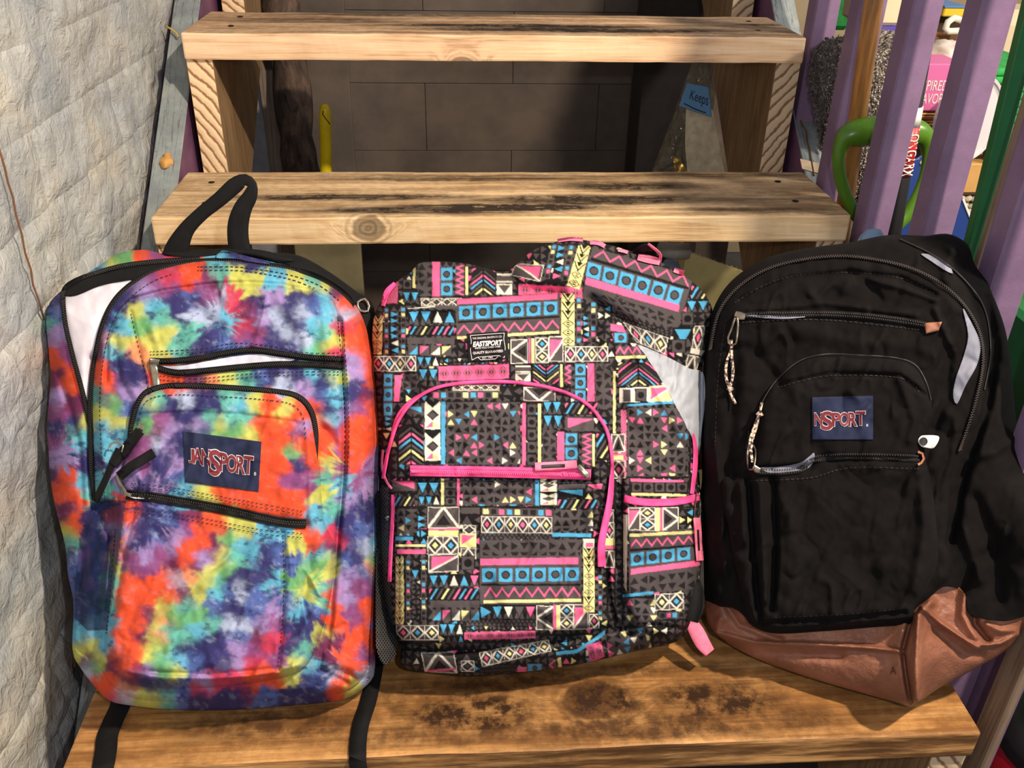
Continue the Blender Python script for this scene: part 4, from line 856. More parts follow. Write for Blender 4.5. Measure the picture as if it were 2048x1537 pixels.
# ================= BACKPACK 1 : tie-dye =================
P1 = Plane(0, 50, (0, G, H_), .052)
ol1 = curve([(92, 640), (100, 605), (128, 578), (165, 553), (205, 527), (240, 506), (290, 500), (330, 508), (400, 508), (440, 505), (505, 512), (570, 528), (620, 550), (670, 575), (712, 612), (732, 655), (746, 720), (756, 800), (759, 880), (756, 980), (757, 1100), (753, 1250), (750, 1335), (742, 1362), (712, 1388), (670, 1403), (560, 1414), (450, 1421), (340, 1420), (262, 1412), (218, 1402), (188, 1372), (160, 1335), (145, 1300), (147, 1210), (136, 1150), (130, 1090), (112, 1020), (101, 960), (97, 900), (94, 850), (101, 760), (97, 700)], True, 12)
cr1 = creases([([(190, 720), (185, 850), (190, 990)], 14, -.008), ([(98, 700), (140, 820), (160, 900), (165, 1010)], 7, -.0035), ([(185, 1010), (215, 1060), (250, 1120)], 6, -.003), ([(240, 1010), (200, 1100), (160, 1200)], 7, .003), ([(165, 1100), (160, 1280)], 8, -.004), ([(215, 1080), (205, 1300)], 8, .003), ([(150, 1290), (200, 1330), (235, 1370)], 6, -.005), ([(680, 640), (690, 900), (675, 1100), (655, 1300)], 6, -.004), ([(640, 1340), (700, 1370), (745, 1350)], 7, -.004), ([(730, 1050), (725, 1200), (740, 1320)], 8, -.003)])
def h1(x, y, d=None):
    if d is None: d = dline(ol1, x, y, True)
    return .056 * rnd(d, 95) + cr1(x, y) + (.007 * fbm(x / 55., y / 75., 3, 2.) + wrk(x, y, 23.)) * rnd(d, 30)
bag1 = empty('tie_dye_backpack', tuple(P1.at(np.array(450.), np.array(1415.), 0.)), 'rainbow tie-dye backpack leaning on the steps beside the wall, its zip half open', 'backpack', 'backpacks leaning in a row on the stairs')
sheet('body', P1, ol1, h1, m_dyed, bag1, 3, tiedye, low=lambda x, y: 0 * x - .012)
olb = [((x - 430) * .985 + 430, (y - 950) * .985 + 950) for x, y in ol1]
hb1 = lambda x, y, d: -.012 - .034 * rnd(d, 130)
sheet('back_panel', P1, olb, hb1, m_web, bag1, 12, None)
# black webbing behind the top right, with its adjuster buckle
sheet('shoulder_strap', P1, curve([(470, 500), (540, 505), (600, 512), (660, 545), (720, 588), (742, 602), (752, 640), (748, 700), (735, 740), (712, 700), (640, 620), (520, 560)], True, 10), lambda x, y, d: -.030 + .020 * rnd(d, 22), m_web, bag1, 4, low=lambda x, y: 0 * x - .034)
hw = lambda x, y: 0 * x - .008
bk = ribbon('buckle', P1, [(716, 604), (730, 598), (738, 612), (736, 622), (722, 622), (715, 612)], 4.5, hw, m_metal, bag1, .0012, True, label='steel strap adjuster')
# open zip: white lining strip and black binding
lin = curve([(128, 586), (170, 566), (262, 556), (240, 582), (212, 632), (196, 680), (186, 740), (181, 800), (182, 850), (176, 830), (160, 766), (144, 706), (132, 645)], True, 8)
sheet('lining', P1, lin, lambda x, y, d: h1(x, y) + .001 + .002 * fbm(x / 20., y / 30., 3), plain('white_lining', (232, 224, 236), .8, nscale=30, namt=.05), bag1, 3)
bind = curve([(126, 590), (130, 578), (150, 564), (200, 547), (260, 535), (330, 526), (400, 520), (404, 530), (350, 541), (300, 556), (250, 562), (200, 572), (150, 592)], True, 8)
sheet('inner_binding', P1, bind, lambda x, y, d: h1(x, y) + .0025 + .001 * rnd(d, 6), m_web, bag1, 3, low=lambda x, y: h1(x, y))
hz = lambda x, y: h1(x, y) + .0028
zl = [(400, 518), (330, 522), (250, 531), (190, 547), (150, 562), (130, 577), (126, 600), (131, 650), (145, 710), (160, 765), (175, 825), (185, 875)]
ribbon('zip_tape', P1, zl, 10, hz, m_tape, bag1); teeth('zip_teeth', P1, zl, 1.5, hz, m_teeth, bag1, 4.4, 4, 2.2, up=.0014)
# raised front panel
ol1f = curve([(400, 522), (470, 522), (520, 528), (580, 538), (640, 556), (690, 590), (722, 640), (738, 700), (748, 800), (750, 900), (747, 1000), (746, 1100), (742, 1240), (735, 1340), (690, 1385), (600, 1398), (450, 1404), (300, 1402), (240, 1385), (205, 1340), (200, 1250), (214, 1120), (222, 1010), (192, 1002), (186, 900), (183, 800), (191, 720), (208, 645), (238, 592), (290, 551), (340, 532)], True, 10)
seam1 = [(212, 760), (214, 680), (232, 628), (268, 598), (330, 582), (430, 568), (500, 566), (560, 570), (620, 582), (664, 604), (676, 640)]
cr1f = creases([(seam1, 5, -.0035), ([(676, 640), (684, 740), (690, 850), (688, 960), (676, 1060), (660, 1200), (640, 1330)], 5, -.003), ([(262, 625), (278, 700), (296, 790)], 4, -.002), ([(290, 722), (400, 700), (500, 690), (600, 706), (688, 712)], 10, .003), ([(222, 1010), (226, 1120), (210, 1250), (212, 1340)], 6, -.004), ([(430, 570), (440, 610)], 8, -.002), ([(640, 600), (655, 680)], 10, .002), ([(560, 600), (600, 660), (612, 690)], 12, .003), ([(380, 610), (440, 660)], 14, -.0025), ([(230, 680), (238, 760), (262, 800)], 8, -.003), ([(650, 860), (680, 900)], 9, -.003), ([(700, 1080), (690, 1240)], 9, .0025), ([(670, 1340), (720, 1360)], 8, -.004), ([(240, 1380), (400, 1392), (620, 1385)], 5, -.003)])
def h1f(x, y, d=None):
    if d is None: d = dline(ol1f, x, y, True); d = np.where(inside(ol1f, x, y), d, 0)
    return h1(x, y) + .019 * rnd(d, 20) + cr1f(x, y) + .004 * fbm(x / 36., y / 46., 3, 12.) + wrk(x, y, 3.)
sheet('front_panel', P1, ol1f, h1f, m_dyed, bag1, 2.5, tiedye, low=lambda x, y: h1(x, y) - .002)
hf1 = lambda x, y: h1f(x, y) + .0006
zr = [(190, 1000), (184, 930), (183, 860), (182, 800), (190, 722), (207, 648), (236, 594), (288, 553), (338, 534), (400, 524), (470, 523), (520, 529), (580, 539), (638, 556), (688, 588), (706, 612)]
hzr = lambda x, y: h1(x, y) + .006
ribbon('zip_tape', P1, zr, 13, hzr, m_tape, bag1); teeth('zip_teeth', P1, zr, 1.6, hzr, m_teeth, bag1, 4.4, 4, 2.2, up=.0014)
# upper slot pocket
slot = curve([(318, 732), (360, 732), (420, 722), (470, 713), (520, 709), (560, 713), (590, 720), (560, 724), (500, 727), (430, 734), (370, 739), (335, 739)], True, 7)
sheet('slot_pocket_lining', P1, slot, lambda x, y, d: hf1(x, y) + .0004, plain('pale_lining', (206, 208, 224), .8, nscale=40, namt=.08), bag1, 2.5)
up_ = [(300, 722), (340, 723), (400, 717), (450, 707), (505, 701), (560, 708), (620, 716), (686, 720)]; lo_ = [(314, 736), (340, 744), (370, 746), (430, 740), (500, 733), (560, 729), (620, 730), (686, 734)]
for q in (up_, lo_):
    ribbon('zip_tape', P1, q, 13, lambda x, y: hf1(x, y) + .0012, m_tape, bag1)
    teeth('zip_teeth', P1, q, 1.3, lambda x, y: hf1(x, y) + .0012, m_teeth, bag1, 4.4, 3.2, 2, up=.0014)
# lower front pocket
ol1p = curve([(262, 862), (270, 825), (284, 795), (304, 782), (350, 774), (450, 778), (540, 784), (592, 794), (618, 822), (630, 862), (640, 940), (648, 1040), (672, 1100), (664, 1180), (645, 1260), (628, 1310), (592, 1348), (500, 1368), (380, 1378), (268, 1372), (222, 1335), (210, 1290), (218, 1200), (232, 1100), (238, 1010), (246, 930)], True, 10)
cr1p = creases([([(240, 988), (330, 1000), (430, 1018), (520, 1036), (612, 1050)], 9, -.004), ([(270, 1010), (240, 1150), (215, 1290), (240, 1350)], 6, -.0035), ([(566, 1064), (568, 1180), (562, 1280), (556, 1340)], 5, -.003), ([(280, 830), (380, 826), (480, 830), (590, 846), (600, 900)], 5, -.002), ([(230, 1340), (330, 1358), (500, 1352), (600, 1330)], 7, .003), ([(620, 1100), (612, 1180), (590, 1260)], 9, -.003), ([(612, 1140), (640, 1190)], 6, .003), ([(600, 850), (612, 940), (610, 1040)], 7, -.0025), ([(290, 1090), (250, 1200)], 16, .0025), ([(380, 1080), (360, 1200)], 20, .002), ([(300, 1345), (420, 1352), (560, 1338)], 5, -.003)])
def h1p(x, y, d=None):
    if d is None: d = dline(ol1p, x, y, True); d = np.where(inside(ol1p, x, y), d, 0)
    return h1f(x, y) + .027 * rnd(d, 30) + cr1p(x, y) + .003 * fbm(x / 36., y / 46., 3, 25.) + wrk(x, y, 13.)
sheet('front_pocket', P1, ol1p, h1p, m_dyed, bag1, 2.5, tiedye, low=lambda x, y: h1f(x, y) - .002)
hp1 = lambda x, y: h1p(x, y) + .0008
arc = [(262, 880), (263, 855), (271, 820), (285, 793), (305, 780), (350, 772), (450, 776), (540, 783), (593, 793), (620, 820), (630, 860), (630, 900), (626, 950)]
hza = lambda x, y: h1f(x, y) + .010
ribbon('pocket_zip_tape', P1, arc, 13, hza, m_tape, bag1, .0016); teeth('zip_teeth', P1, [(x + (6 if x > 560 else 0) * 0, y + 0) for x, y in arc], 1.5, lambda x, y: hza(x, y) + .0008, m_teeth, bag1, 4.4, 4, 2.2, up=.0014)
lz = [(252, 990), (300, 994), (360, 1004), (440, 1018), (520, 1036), (570, 1046), (612, 1048)]
ribbon('pocket_zip_tape', P1, lz, 19, lambda x, y: hp1(x, y) + .0018, m_tape, bag1, .0014); teeth('zip_teeth', P1, lz, 1.8, lambda x, y: hp1(x, y) + .0030, m_teeth, bag1, 4.6, 4.6, 2.4, up=.0014)
sheet('zip_gap', P1, [(250, 992), (262, 989), (300, 993), (310, 998), (270, 998)], lambda x, y, d: hp1(x, y) + .0052, plain('pale_cord', (214, 208, 216), .7), bag1, 2)
S = [[(395, 534), (470, 534), (530, 541), (590, 553), (640, 572), (680, 603)], [(395, 541), (470, 541), (528, 548), (585, 560), (632, 578)], [(262, 628), (276, 690), (288, 740), (300, 800)], [(676, 640), (684, 730), (690, 850), (688, 950)], [(684, 640), (692, 730), (698, 850), (694, 950)],
     [(300, 704), (400, 698), (470, 687), (540, 692), (610, 706), (680, 706)], [(300, 710), (400, 704), (470, 693), (540, 698), (610, 711), (680, 712)], [(320, 752), (400, 757), (500, 748), (600, 744), (680, 744)], [(320, 760), (400, 764), (500, 755), (600, 750), (680, 750)], [(210, 1000), (202, 900), (199, 800), (206, 726), (222, 655), (250, 606), (300, 566), (345, 548)]]
stitches(P1, S, lambda x, y: hf1(x, y) + .0003, m_thread, bag1)
S = [[(274, 852), (282, 820), (300, 798), (350, 790), (450, 794), (540, 801), (585, 810), (606, 835), (612, 880)], [(262, 968), (330, 974), (430, 992), (520, 1008), (606, 1024)], [(262, 975), (330, 981), (430, 999), (520, 1015), (606, 1031)], [(268, 1018), (330, 1024), (430, 1042), (520, 1060), (606, 1068)], [(268, 1026), (330, 1032), (430, 1050), (520, 1068), (606, 1076)], [(566, 1070), (568, 1180), (562, 1280), (556, 1335)], [(230, 1060), (222, 1160), (212, 1270)]]
stitches(P1, S, lambda x, y: hp1(x, y) + .0003, m_thread, bag1)
# brand label
lq = [(366, 863), (523, 884), (517, 984), (370, 965)]
hl1 = lambda x, y, d=0: h1p(x, y) + .0016
lb = sheet('brand_label', P1, lq, hl1, m_navy, bag1, 3, low=lambda x, y: h1p(x, y), label='navy cloth label with maroon lettering')
def jans(plane, q, hf, parent, cut=False):
    qm = lambda up: quadmap(plane, q, hf, up)
    if not cut: it = [('J', .07, .33, .135, .60), ('A', .125, .31, .235, .60), ('N', .235, .31, .345, .62), ('S', .335, .30, .475, .78), ('P', .475, .33, .57, .68), ('O', .565, .35, .69, .68), ('R', .695, .35, .80, .68), ('T', .79, .33, .905, .67)]
    else: it = [('N', .045, .38, .165, .66), ('S', .155, .35, .33, .76), ('P', .335, .38, .46, .68), ('O', .455, .38, .60, .68), ('R', .605, .38, .73, .68), ('T', .725, .36, .87, .66)]
    put_text('lettering_outline', [(a, b, c, d, e, .05) for a, b, c, d, e in it], qm(.0009), m_white, parent)
    put_text('lettering', [(a, b, c, d, e, .026) for a, b, c, d, e in it], qm(.0016), m_maroon, parent)
    if cut: put_text('mark', [('®', .89, .64, .92, .70, 0)], qm(.0008), m_white, parent)
    else: put_text('mark', [('®', .925, .62, .955, .69, 0)], qm(.0008), m_white, parent)
jans(P1, lq, hl1, lb)
# carry handle
ribbon('carry_handle', P1, [(346, 520, 50), (356, 492, 46), (374, 458, 33), (404, 427, 29), (440, 398, 31), (470, 371, 33), (490, 360, 24), (504, 370, 20), (500, 392, 30), (486, 416, 37), (477, 445, 42), (476, 475, 43), (482, 512, 44)], 30, lambda x, y: .010 + .032 * np.clip((510 - y) / 150., 0, 1), m_web, bag1, .0014)
sheet('top_webbing', P1, curve([(328, 506), (400, 500), (440, 498), (520, 500), (590, 520), (560, 526), (500, 512), (440, 512), (400, 520), (350, 516)], True, 8), lambda x, y, d: .016 + .004 * rnd(d, 8), m_web, bag1, 3, low=lambda x, y: 0 * x)
sheet('top_flap', P1, curve([(432, 516), (440, 504), (452, 502), (500, 514), (540, 528), (500, 524), (470, 518)], True, 6), lambda x, y, d: h1(x, y) + .012 + .003 * rnd(d, 8), m_dyed, bag1, 3, tiedye, low=lambda x, y: h1(x, y))
# zip pulls
def puller(plane, pts_, w_, hf, up, mat, parent, name='zip_pull', th=.0016, label=None):
    return ribbon(name, plane, pts_, w_, lambda x, y: hf(x, y) + up, mat, parent, th, label=label)
pl = puller(P1, [(306, 728), (310, 748), (314, 772)], 15, hf1, .0030, m_metal, bag1, label='flat steel zip pull'); puller(P1, [(300, 722), (318, 726)], 13, hf1, .0028, m_metal, bag1, 'zip_slider')
puller(P1, [(280, 862), (262, 885), (240, 912), (226, 930)], 21, h1p, .010, m_web, bag1, label='black cord zip pull')
puller(P1, [(308, 906), (285, 920), (262, 934), (238, 954)], 20, h1p, .013, m_web, bag1)
puller(P1, [(238, 898), (226, 925), (212, 958), (190, 1004)], 14, h1p, .0075, m_web, bag1)
ribbon('zip_ring', P1, [(218, 900), (222, 888), (236, 885), (246, 892), (244, 905)], 4, lambda x, y: h1p(x, y) + .012, m_metal, bag1, .001)
puller(P1, [(234, 952), (240, 968), (252, 988), (262, 992)], 7, h1p, .010, m_metal, bag1, 'zip_slider'); puller(P1, [(276, 852), (288, 858)], 12, h1p, .004, m_metal, bag1, 'zip_slider')
# bottom straps lying on the tread and falling over its edge
def strap(name, px_, width, parent, z=.0022, drop=.16):
    """webbing on the lowest tread: px path on the tread plane, then straight down over the front edge"""
    C_ = curve(px_, False, 6); pts_ = [atz(a[0], a[1], Z0 + z) for a in C_]; pts_ = [p for p in pts_ if p[1] > -.002]
    e = pts_[-1].copy(); pts_ += [np.array([e[0], -.0045, Z0 - .001]), np.array([e[0] + .001, -.006, Z0 - .02]), np.array([e[0] + .002, -.0065, Z0 - .06]), np.array([e[0] + .004, -.006, Z0 - drop])]
    P_ = np.array(pts_); T_ = np.gradient(P_, axis=0); T_ /= np.linalg.norm(T_, axis=1)[:, None]
    side = np.cross(T_, np.array([0, 0, 1.])); bad = np.linalg.norm(side, axis=1) < .6; side[bad] = np.array([1, 0, 0]); side /= np.linalg.norm(side, axis=1)[:, None]
    side[-4:] = [1, 0, 0]; nr = np.cross(side, T_); n_ = len(P_)
    V = np.concatenate([P_ - side * width / 2, P_ + side * width / 2, P_ + side * width / 2 + nr * .0014, P_ - side * width / 2 + nr * .0014]); Q = []
    for i in range(n_ - 1):
        for j in range(4): Q.append((j * n_ + i, j * n_ + i + 1, ((j + 1) % 4) * n_ + i + 1, ((j + 1) % 4) * n_ + i))
    return link(name, mesh_np(name, V, Q), m_web, parent)
strap('bottom_strap', [(245, 1392), (240, 1415), (226, 1445), (215, 1475), (212, 1505), (205, 1545)], .020, bag1)
strap('bottom_strap', [(762, 1265), (752, 1330), (738, 1400), (722, 1450), (716, 1490), (716, 1530)], .0165, bag1)

# ================= BACKPACK 2 : printed =================
P2 = Plane(.02, 50, (0, G, H_), .048)
S2 = 2; OX, OY, CW_, CH_ = 735, 460, 710, 910
canvas = np.zeros((CH_ * S2, CW_ * S2), np.uint8)
PCOL = srgb(np.array([(15, 13, 15), (74, 67, 69), (27, 24, 26), (228, 96, 142), (74, 156, 198), (222, 214, 146), (218, 212, 196)]))
K, GR, DK, PK, BL_, YL, WH = range(7)
def hsh(i, j, s=0):
    i = np.asarray(i, float); a = np.floor(i * 37 + np.asarray(j) * 101 + s * 53).astype(int); b = np.floor(i * 59 + np.asarray(j) * 17 + s * 29 + (i * j) * 7).astype(int)
    return _tab[a & 255, b & 255]
# every motif: (u, v, w, h) in px inside the patch -> palette index, -1 leaves what is below
def m_tri(cell=15., bg=GR, dark=K, colour=.0, seed=0.):
    def f(u, v, W, H):
        i = np.floor(u / cell); j = np.floor(v / cell); a = u / cell - i; b = v / cell - j; r = hsh(i, j, seed); o = np.full(u.shape, bg)
        t = np.where(r < .25, (b > .14) & (b < .88) & (np.abs(a - .5) < (b - .14) * .6), np.where(r < .5, (b > .12) & (b < .86) & (np.abs(a - .5) < (.86 - b) * .6), np.where(r < .75, (a > .12) & (a < .86) & (np.abs(b - .5) < (.86 - a) * .6), (a > .14) & (a < .88) & (np.abs(b - .5) < (a - .14) * .6))))
        k = hsh(i, j, seed + 5); c = np.where(k < colour, np.where(k < colour * .28, PK, np.where(k < colour * .5, BL_, np.where(k < colour * .78, YL, WH))), dark)
        return np.where(t, c, o)
    return f
def m_bar(c, m=.0): return lambda u, v, W, H: np.full(u.shape, c)
def m_dots(n, vert=False, bg=GR, c=BL_, disc=GR):
    def f(u, v, W, H):
        if vert: u, v, W, H = v, u, H, W
        s = W / n; a = (u % s) - s / 2; b = v - H / 2; q = min(s, H) * .5; wob = .7 * np.sin(u * .9) + .5 * np.sin(v * 1.1)
        r = np.hypot(a, b); o = np.where((np.abs(a) < s * .41 + wob * .4) & (np.abs(b) < H * .45), c, bg); o = np.where(r < q * .52 + .6, K, o); return np.where(r < q * .42, disc, o)
    return f
def m_disc(n, vert=False): return m_dots(n, vert, K, GR, K)
def m_zig(n, vert=False, c=PK, bg=GR, t=2.6):
    def f(u, v, W, H):
        if vert: u, v, W, H = v, u, H, W
        p = W / n; a = np.abs((u / p) % 1 - .5) * 2; return np.where(np.abs(v - (H * .12 + a * H * .76)) < t * np.hypot(1, H * 1.5 / p) * .62, c, bg)
    return f
def m_diam(n, inner=(PK, BL_, YL), vert=False):
    def f(u, v, W, H):
        if vert: u, v, W, H = v, u, H, W
        s = W / n; i = np.floor(u / s).astype(int); a = np.abs(u - (i + .5) * s) / (s / 2); b = np.abs(v - H / 2) / (H / 2); d = a + b
        o = np.where(np.abs(d - .93) < .13, WH, GR); o = np.where((a > .96) & (o != WH), WH, o)
        o = np.where((d < .62), K, o); cc = np.array(inner)[i % len(inner)]; o = np.where(d < .40, cc, o)
        e = np.minimum(np.minimum(u, W - u), np.minimum(v, H - v)); return np.where(e < 1.3, WH, o)
    return f
def m_pdiam(n, bg=PK, vert=False):
    def f(u, v, W, H):
        if vert: u, v, W, H = v, u, H, W
        s = W / n; i = np.floor(u / s); a = np.abs(u - (i + .5) * s) / (s / 2); b = np.abs(v - H / 2) / (H / 2); d = a + b
        o = np.where(d < .86, GR, bg); o = np.where(np.abs(d - .62) < .09, bg, o); return np.where((a < .07) & (d < .86), bg, o)
    return f
def m_cream(n, vert=True, bg=YL):
    def f(u, v, W, H):
        if vert: u, v, W, H = v, u, H, W
        s = W / n; i = np.floor(u / s); a = (u - i * s) / s; b = np.abs(v - H / 2) / (H / 2); r = hsh(i, 3.)
        d = np.where(r < .5, np.abs(a - .5) * 2 + b * 1.05, a * .9 + b * .95 + .0)
        o = np.where((np.abs(d - .85) < .12) | (d < .50), K, bg); o = np.where(np.abs(d - .60) < .05, bg, o)
        return np.where((r < .5) & (np.abs(a - .5) < .05) & (d < .5), bg, o)
    return f
def m_sq(n, vert=True, cols=(BL_, YL, DK, DK, BL_, PK, DK)):
    def f(u, v, W, H):
        if vert: u, v, W, H = v, u, H, W
        s = W / n; i = np.floor(u / s).astype(int); a = np.abs(u - (i + .5) * s); b = np.abs(v - H / 2); q = min(s, H) * .34
        return np.where((a < q) & (b < q), np.array(cols)[i % len(cols)], GR)
    return f
def m_chev(n, up=False, bg=K):
    def f(u, v, W, H):
        s = H / n; t = v + (np.abs(u - W / 2) * (.8 if up else -.8)); i = np.floor(t / s).astype(int); a = t / s - i
        cc = np.array([GR, PK, BL_, GR, YL, GR, PK, DK])[i % 8]; return np.where((np.abs(a - .5) < .24) & (np.abs(u - W / 2) > 1.6), cc, bg)
    return f
def m_slant(p=11., bg=K):
    def f(u, v, W, H):
        t = u + v * .62; i = np.floor(t / p).astype(int); a = t / p - i; cc = np.array([PK, BL_, GR, YL, GR, PK, BL_])[i % 7]
        return np.where((np.abs(a - .5) < .19) & (v > H * .08) & (v < H * .92), cc, bg)
    return f
def m_tsq(n, cols=(BL_, PK, WH, YL)):
    def f(u, v, W, H):
        s = W / n; i = np.floor(u / s).astype(int); a = u / s - i; b = v / H; cc = np.array(cols)[i % len(cols)]
        t = np.where(i % 2 == 0, (1 - b) < a, (1 - a) > b * 1.0); t = t & (np.abs(a - .5) < .4) & (np.abs(b - .5) < .42); return np.where(np.abs(a - .5) > .45, K, np.where(t, cc, GR))
    return f
def m_row(n, bg=K, seed=1.):
    def f(u, v, W, H):
        if H > W * 1.3: u, v, W, H = v, u, H, W
        k0 = max(1, round(W / H / .8)); s = W / k0; i = np.floor(u / s).astype(int); a = u / s - i; b = v / H; r = hsh(i, 0. + seed); k = np.floor(hsh(i, 9. + seed) * 5).astype(int); cc = np.array([PK, BL_, WH, YL, GR])[k]
        t = np.where(r < .4, np.abs(a - .5) < (b - .1) * .5, np.where(r < .7, np.abs(a - .5) < (.9 - b) * .5, np.abs(b - .5) < (.9 - a) * .5)) & (b > .1) & (b < .9)
        o = np.where(t, cc, bg); g = (np.abs(((u / s * 2) % 1) - .5) < (b - .55) * .9) & ~t; return np.where(g, GR, o)
    return f
def m_bigtri(d=1, wedge=False):
    """white-lined triangle; d: 1 up, 2 left, 3 down, 4 right"""
    def f(u, v, W, H):
        a, b = u / W, v / H
        if d == 2: a, b = b, a
        elif d == 3: b = 1 - b
        elif d == 4: a, b = b, 1 - a
        q = np.abs(a - .5) * 2 - b; lw = .10
        o = np.where(np.abs(q) < lw, WH, GR); o = np.where((q < -.38) & (b < .86), K, o) ; o = np.where((q < -.52) & (b < .80), DK, o)
        e = np.minimum(np.minimum(u, W - u), np.minimum(v, H - v)); return np.where(e < 1.4, WH, o)
    return f
def m_wedge(c=PK, bg=GR, flip=False, border=True):
    def f(u, v, W, H):
        a, b = u / W, v / H; a = 1 - a if flip else a; e = np.minimum(np.minimum(u, W - u), np.minimum(v, H - v))
        o = np.where((b > .12) & (b < .9 - a * .8) & (a > .1), c, bg)
        if border: o = np.where((np.abs(b - (.97 - a * .85)) < .06) | (e < 1.4), WH, o)
        return o
    return f
def m_whitebox(parts=('b', 't')):
    def f(u, v, W, H):
        o = np.full(u.shape, WH); b = v / H; a = np.abs(u / W - .5)
        o = np.where((b > .10) & (b < .36), GR, o); o = np.where(np.abs(b - .46) < .035, GR, o); return np.where((b > .55) & (b < .95) & (a < (.95 - b) * 1.0), GR, o)
    return f
def m_bowtie():
    def f(u, v, W, H):
        b = (v / H * 3.4) % 1.7; a = np.abs(u / W - .5); o = np.full(u.shape, WH); o = np.where((b < .32) & (a < .44 - b * 1.3), K, o)
        d = a / .40 + np.abs(b - .72) / .30; o = np.where(d < 1, K, o); o = np.where(d < .72, GR, o)
        o = np.where((b > 1.05) & (b < 1.4) & (a < (b - 1.05) * 1.2), np.where(u < W / 2, PK, YL), o); return np.where(b > 1.5, K, o)
    return f
def m_hatch():
    return lambda u, v, W, H: np.where(((u + v * .9) / 6.) % 1 < .35, GR, PK)
def put(f, q, jit=.9):
    """q: (x0, y0, x1, y1[, dy]) rectangle with the right side shifted by dy, or four corners; print slightly hand-drawn"""
    if len(q) == 4 and not hasattr(q[0], '__len__'): q = (*q, 0)
    if len(q) == 5: x0, y0, x1, y1, dy = q; q = [(x0, y0), (x1, y0 + dy), (x1, y1 + dy), (x0, y1)]
    q = (np.array(q, float) - (OX, OY)) * S2; x0, y0 = np.floor(q.min(0)).astype(int) - 4; x1, y1 = np.ceil(q.max(0)).astype(int) + 4
    x0, y0 = max(0, x0), max(0, y0); x1, y1 = min(canvas.shape[1], x1), min(canvas.shape[0], y1)
    if x1 <= x0 or y1 <= y0: return
    Y, X = np.mgrid[y0:y1, x0:x1].astype(float); X += fbm(X / 17., Y / 17., 2, 5.) * 3.4 * jit; Y += fbm(X / 17., Y / 17., 2, 44.) * 3.4 * jit
    a, b, c, d = q; u = np.full(X.shape, .5); v = np.full(X.shape, .5)
    for _ in range(4):
        Px = (1 - u) * (1 - v) * a[0] + u * (1 - v) * b[0] + u * v * c[0] + (1 - u) * v * d[0] - X
        Py = (1 - u) * (1 - v) * a[1] + u * (1 - v) * b[1] + u * v * c[1] + (1 - u) * v * d[1] - Y
        ux = (1 - v) * (b[0] - a[0]) + v * (c[0] - d[0]); uy = (1 - v) * (b[1] - a[1]) + v * (c[1] - d[1]); vx = (1 - u) * (d[0] - a[0]) + u * (c[0] - b[0]); vy = (1 - u) * (d[1] - a[1]) + u * (c[1] - b[1])
        D = ux * vy - uy * vx; D = np.where(np.abs(D) < 1e-6, 1e-6, D); u = u - (Px * vy - Py * vx) / D; v = v - (ux * Py - uy * Px) / D
    W = (np.hypot(*(b - a)) + np.hypot(*(c - d))) / 2 / S2; H = (np.hypot(*(d - a)) + np.hypot(*(c - b))) / 2 / S2
    m = (u >= 0) & (u <= 1) & (v >= 0) & (v <= 1); r = f(np.clip(u, 0, 1) * W, np.clip(v, 0, 1) * H, W, H); sub = canvas[y0:y1, x0:x1]; m &= r >= 0; sub[m] = r[m]
CR = 2.9257
def _cv(q, oy):
    q = list(q[0]) if len(q) == 1 else list(q)
    if hasattr(q[0], '__len__'): return [(740 + a / CR, oy + b / CR) for a, b in q]
    r = [740 + q[0] / CR, oy + q[1] / CR, 740 + q[2] / CR, oy + q[3] / CR]
    if len(q) == 5: r.append(q[4] / CR)
    return r
def A(f, *q): put(f, _cv(q, 460))
def B(f, *q): put(f, _cv(q, 900))
# ground of the print: black with tone-on-tone triangles, some coloured
put(m_tri(15., K, GR, .13, 2.), (OX, OY, OX + CW_, OY + CH_), 1.5)
# upper back section
A(m_tri(17, GR, DK), 278, 190, 362, 385); A(m_bar(PK), 364, 185, 408, 388); A(m_dots(2, True), 412, 215, 484, 390); A(m_zig(5, True), 500, 205, 552, 382); A(m_bar(YL), 558, 215, 573, 380)
A(m_chev(6), 592, 225, 732, 380); A(m_whitebox(), 740, 255, 832, 378); A(m_bar(YL), 250, 222, 265, 340); A(m_disc(1), 190, 290, 245, 348); A(m_row(3), 190, 358, 285, 425)
A(m_hatch(), [(105, 330), (165, 300), (160, 430), (90, 430)]); A(m_diam(4, (GR, GR)), 298, 400, 540, 445); A(m_pdiam(5), 870, 318, 1240, 384, 20); A(m_bar(K), 1040, 250, 1160, 320)
A(m_wedge(PK, GR, True), [(850, 195), (1018, 205), (995, 305), (825, 265)]); A(m_sq(7), [(1060, 85), (1098, 85), (1050, 285), (1015, 285)]); A(m_row(3), [(1098, 85), (1150, 85), (1120, 290), (1060, 290)]); A(m_sq(7), [(1160, 85), (1200, 90), (1158, 300), (1118, 295)])
A(m_cream(5), [(1222, 85), (1290, 95), (1225, 350), (1150, 325)])
A(m_bar(GR), [(1300, 100), (1890, 285), (1800, 580), (1240, 400)]); A(m_zig(6), [(1320, 105), (1880, 270), (1860, 340), (1310, 165)]); A(m_bar(K), [(1295, 160), (1865, 335), (1860, 350), (1290, 178)])
A(m_dots(6), [(1270, 180), (1845, 345), (1812, 445), (1255, 272)]); A(m_bar(PK), [(1262, 275), (1810, 438), (1805, 480), (1258, 318)]); A(m_tri(18, GR, DK), [(1255, 345), (1795, 500), (1765, 590), (1400, 480)])
A(m_tri(9, K, GR), [(1400, 470), (1770, 600), (1755, 640), (1450, 540)]); A(m_diam(3), [(1480, 540), (1745, 632), (1725, 728), (1560, 655)]); A(m_slant(), 1880, 320, 2000, 410); A(m_row(3), 1850, 410, 1980, 480); A(m_disc(1), 1820, 480, 1895, 560); A(m_row(2), 1770, 570, 1890, 680); A(m_disc(1), 1760, 640, 1850, 720)
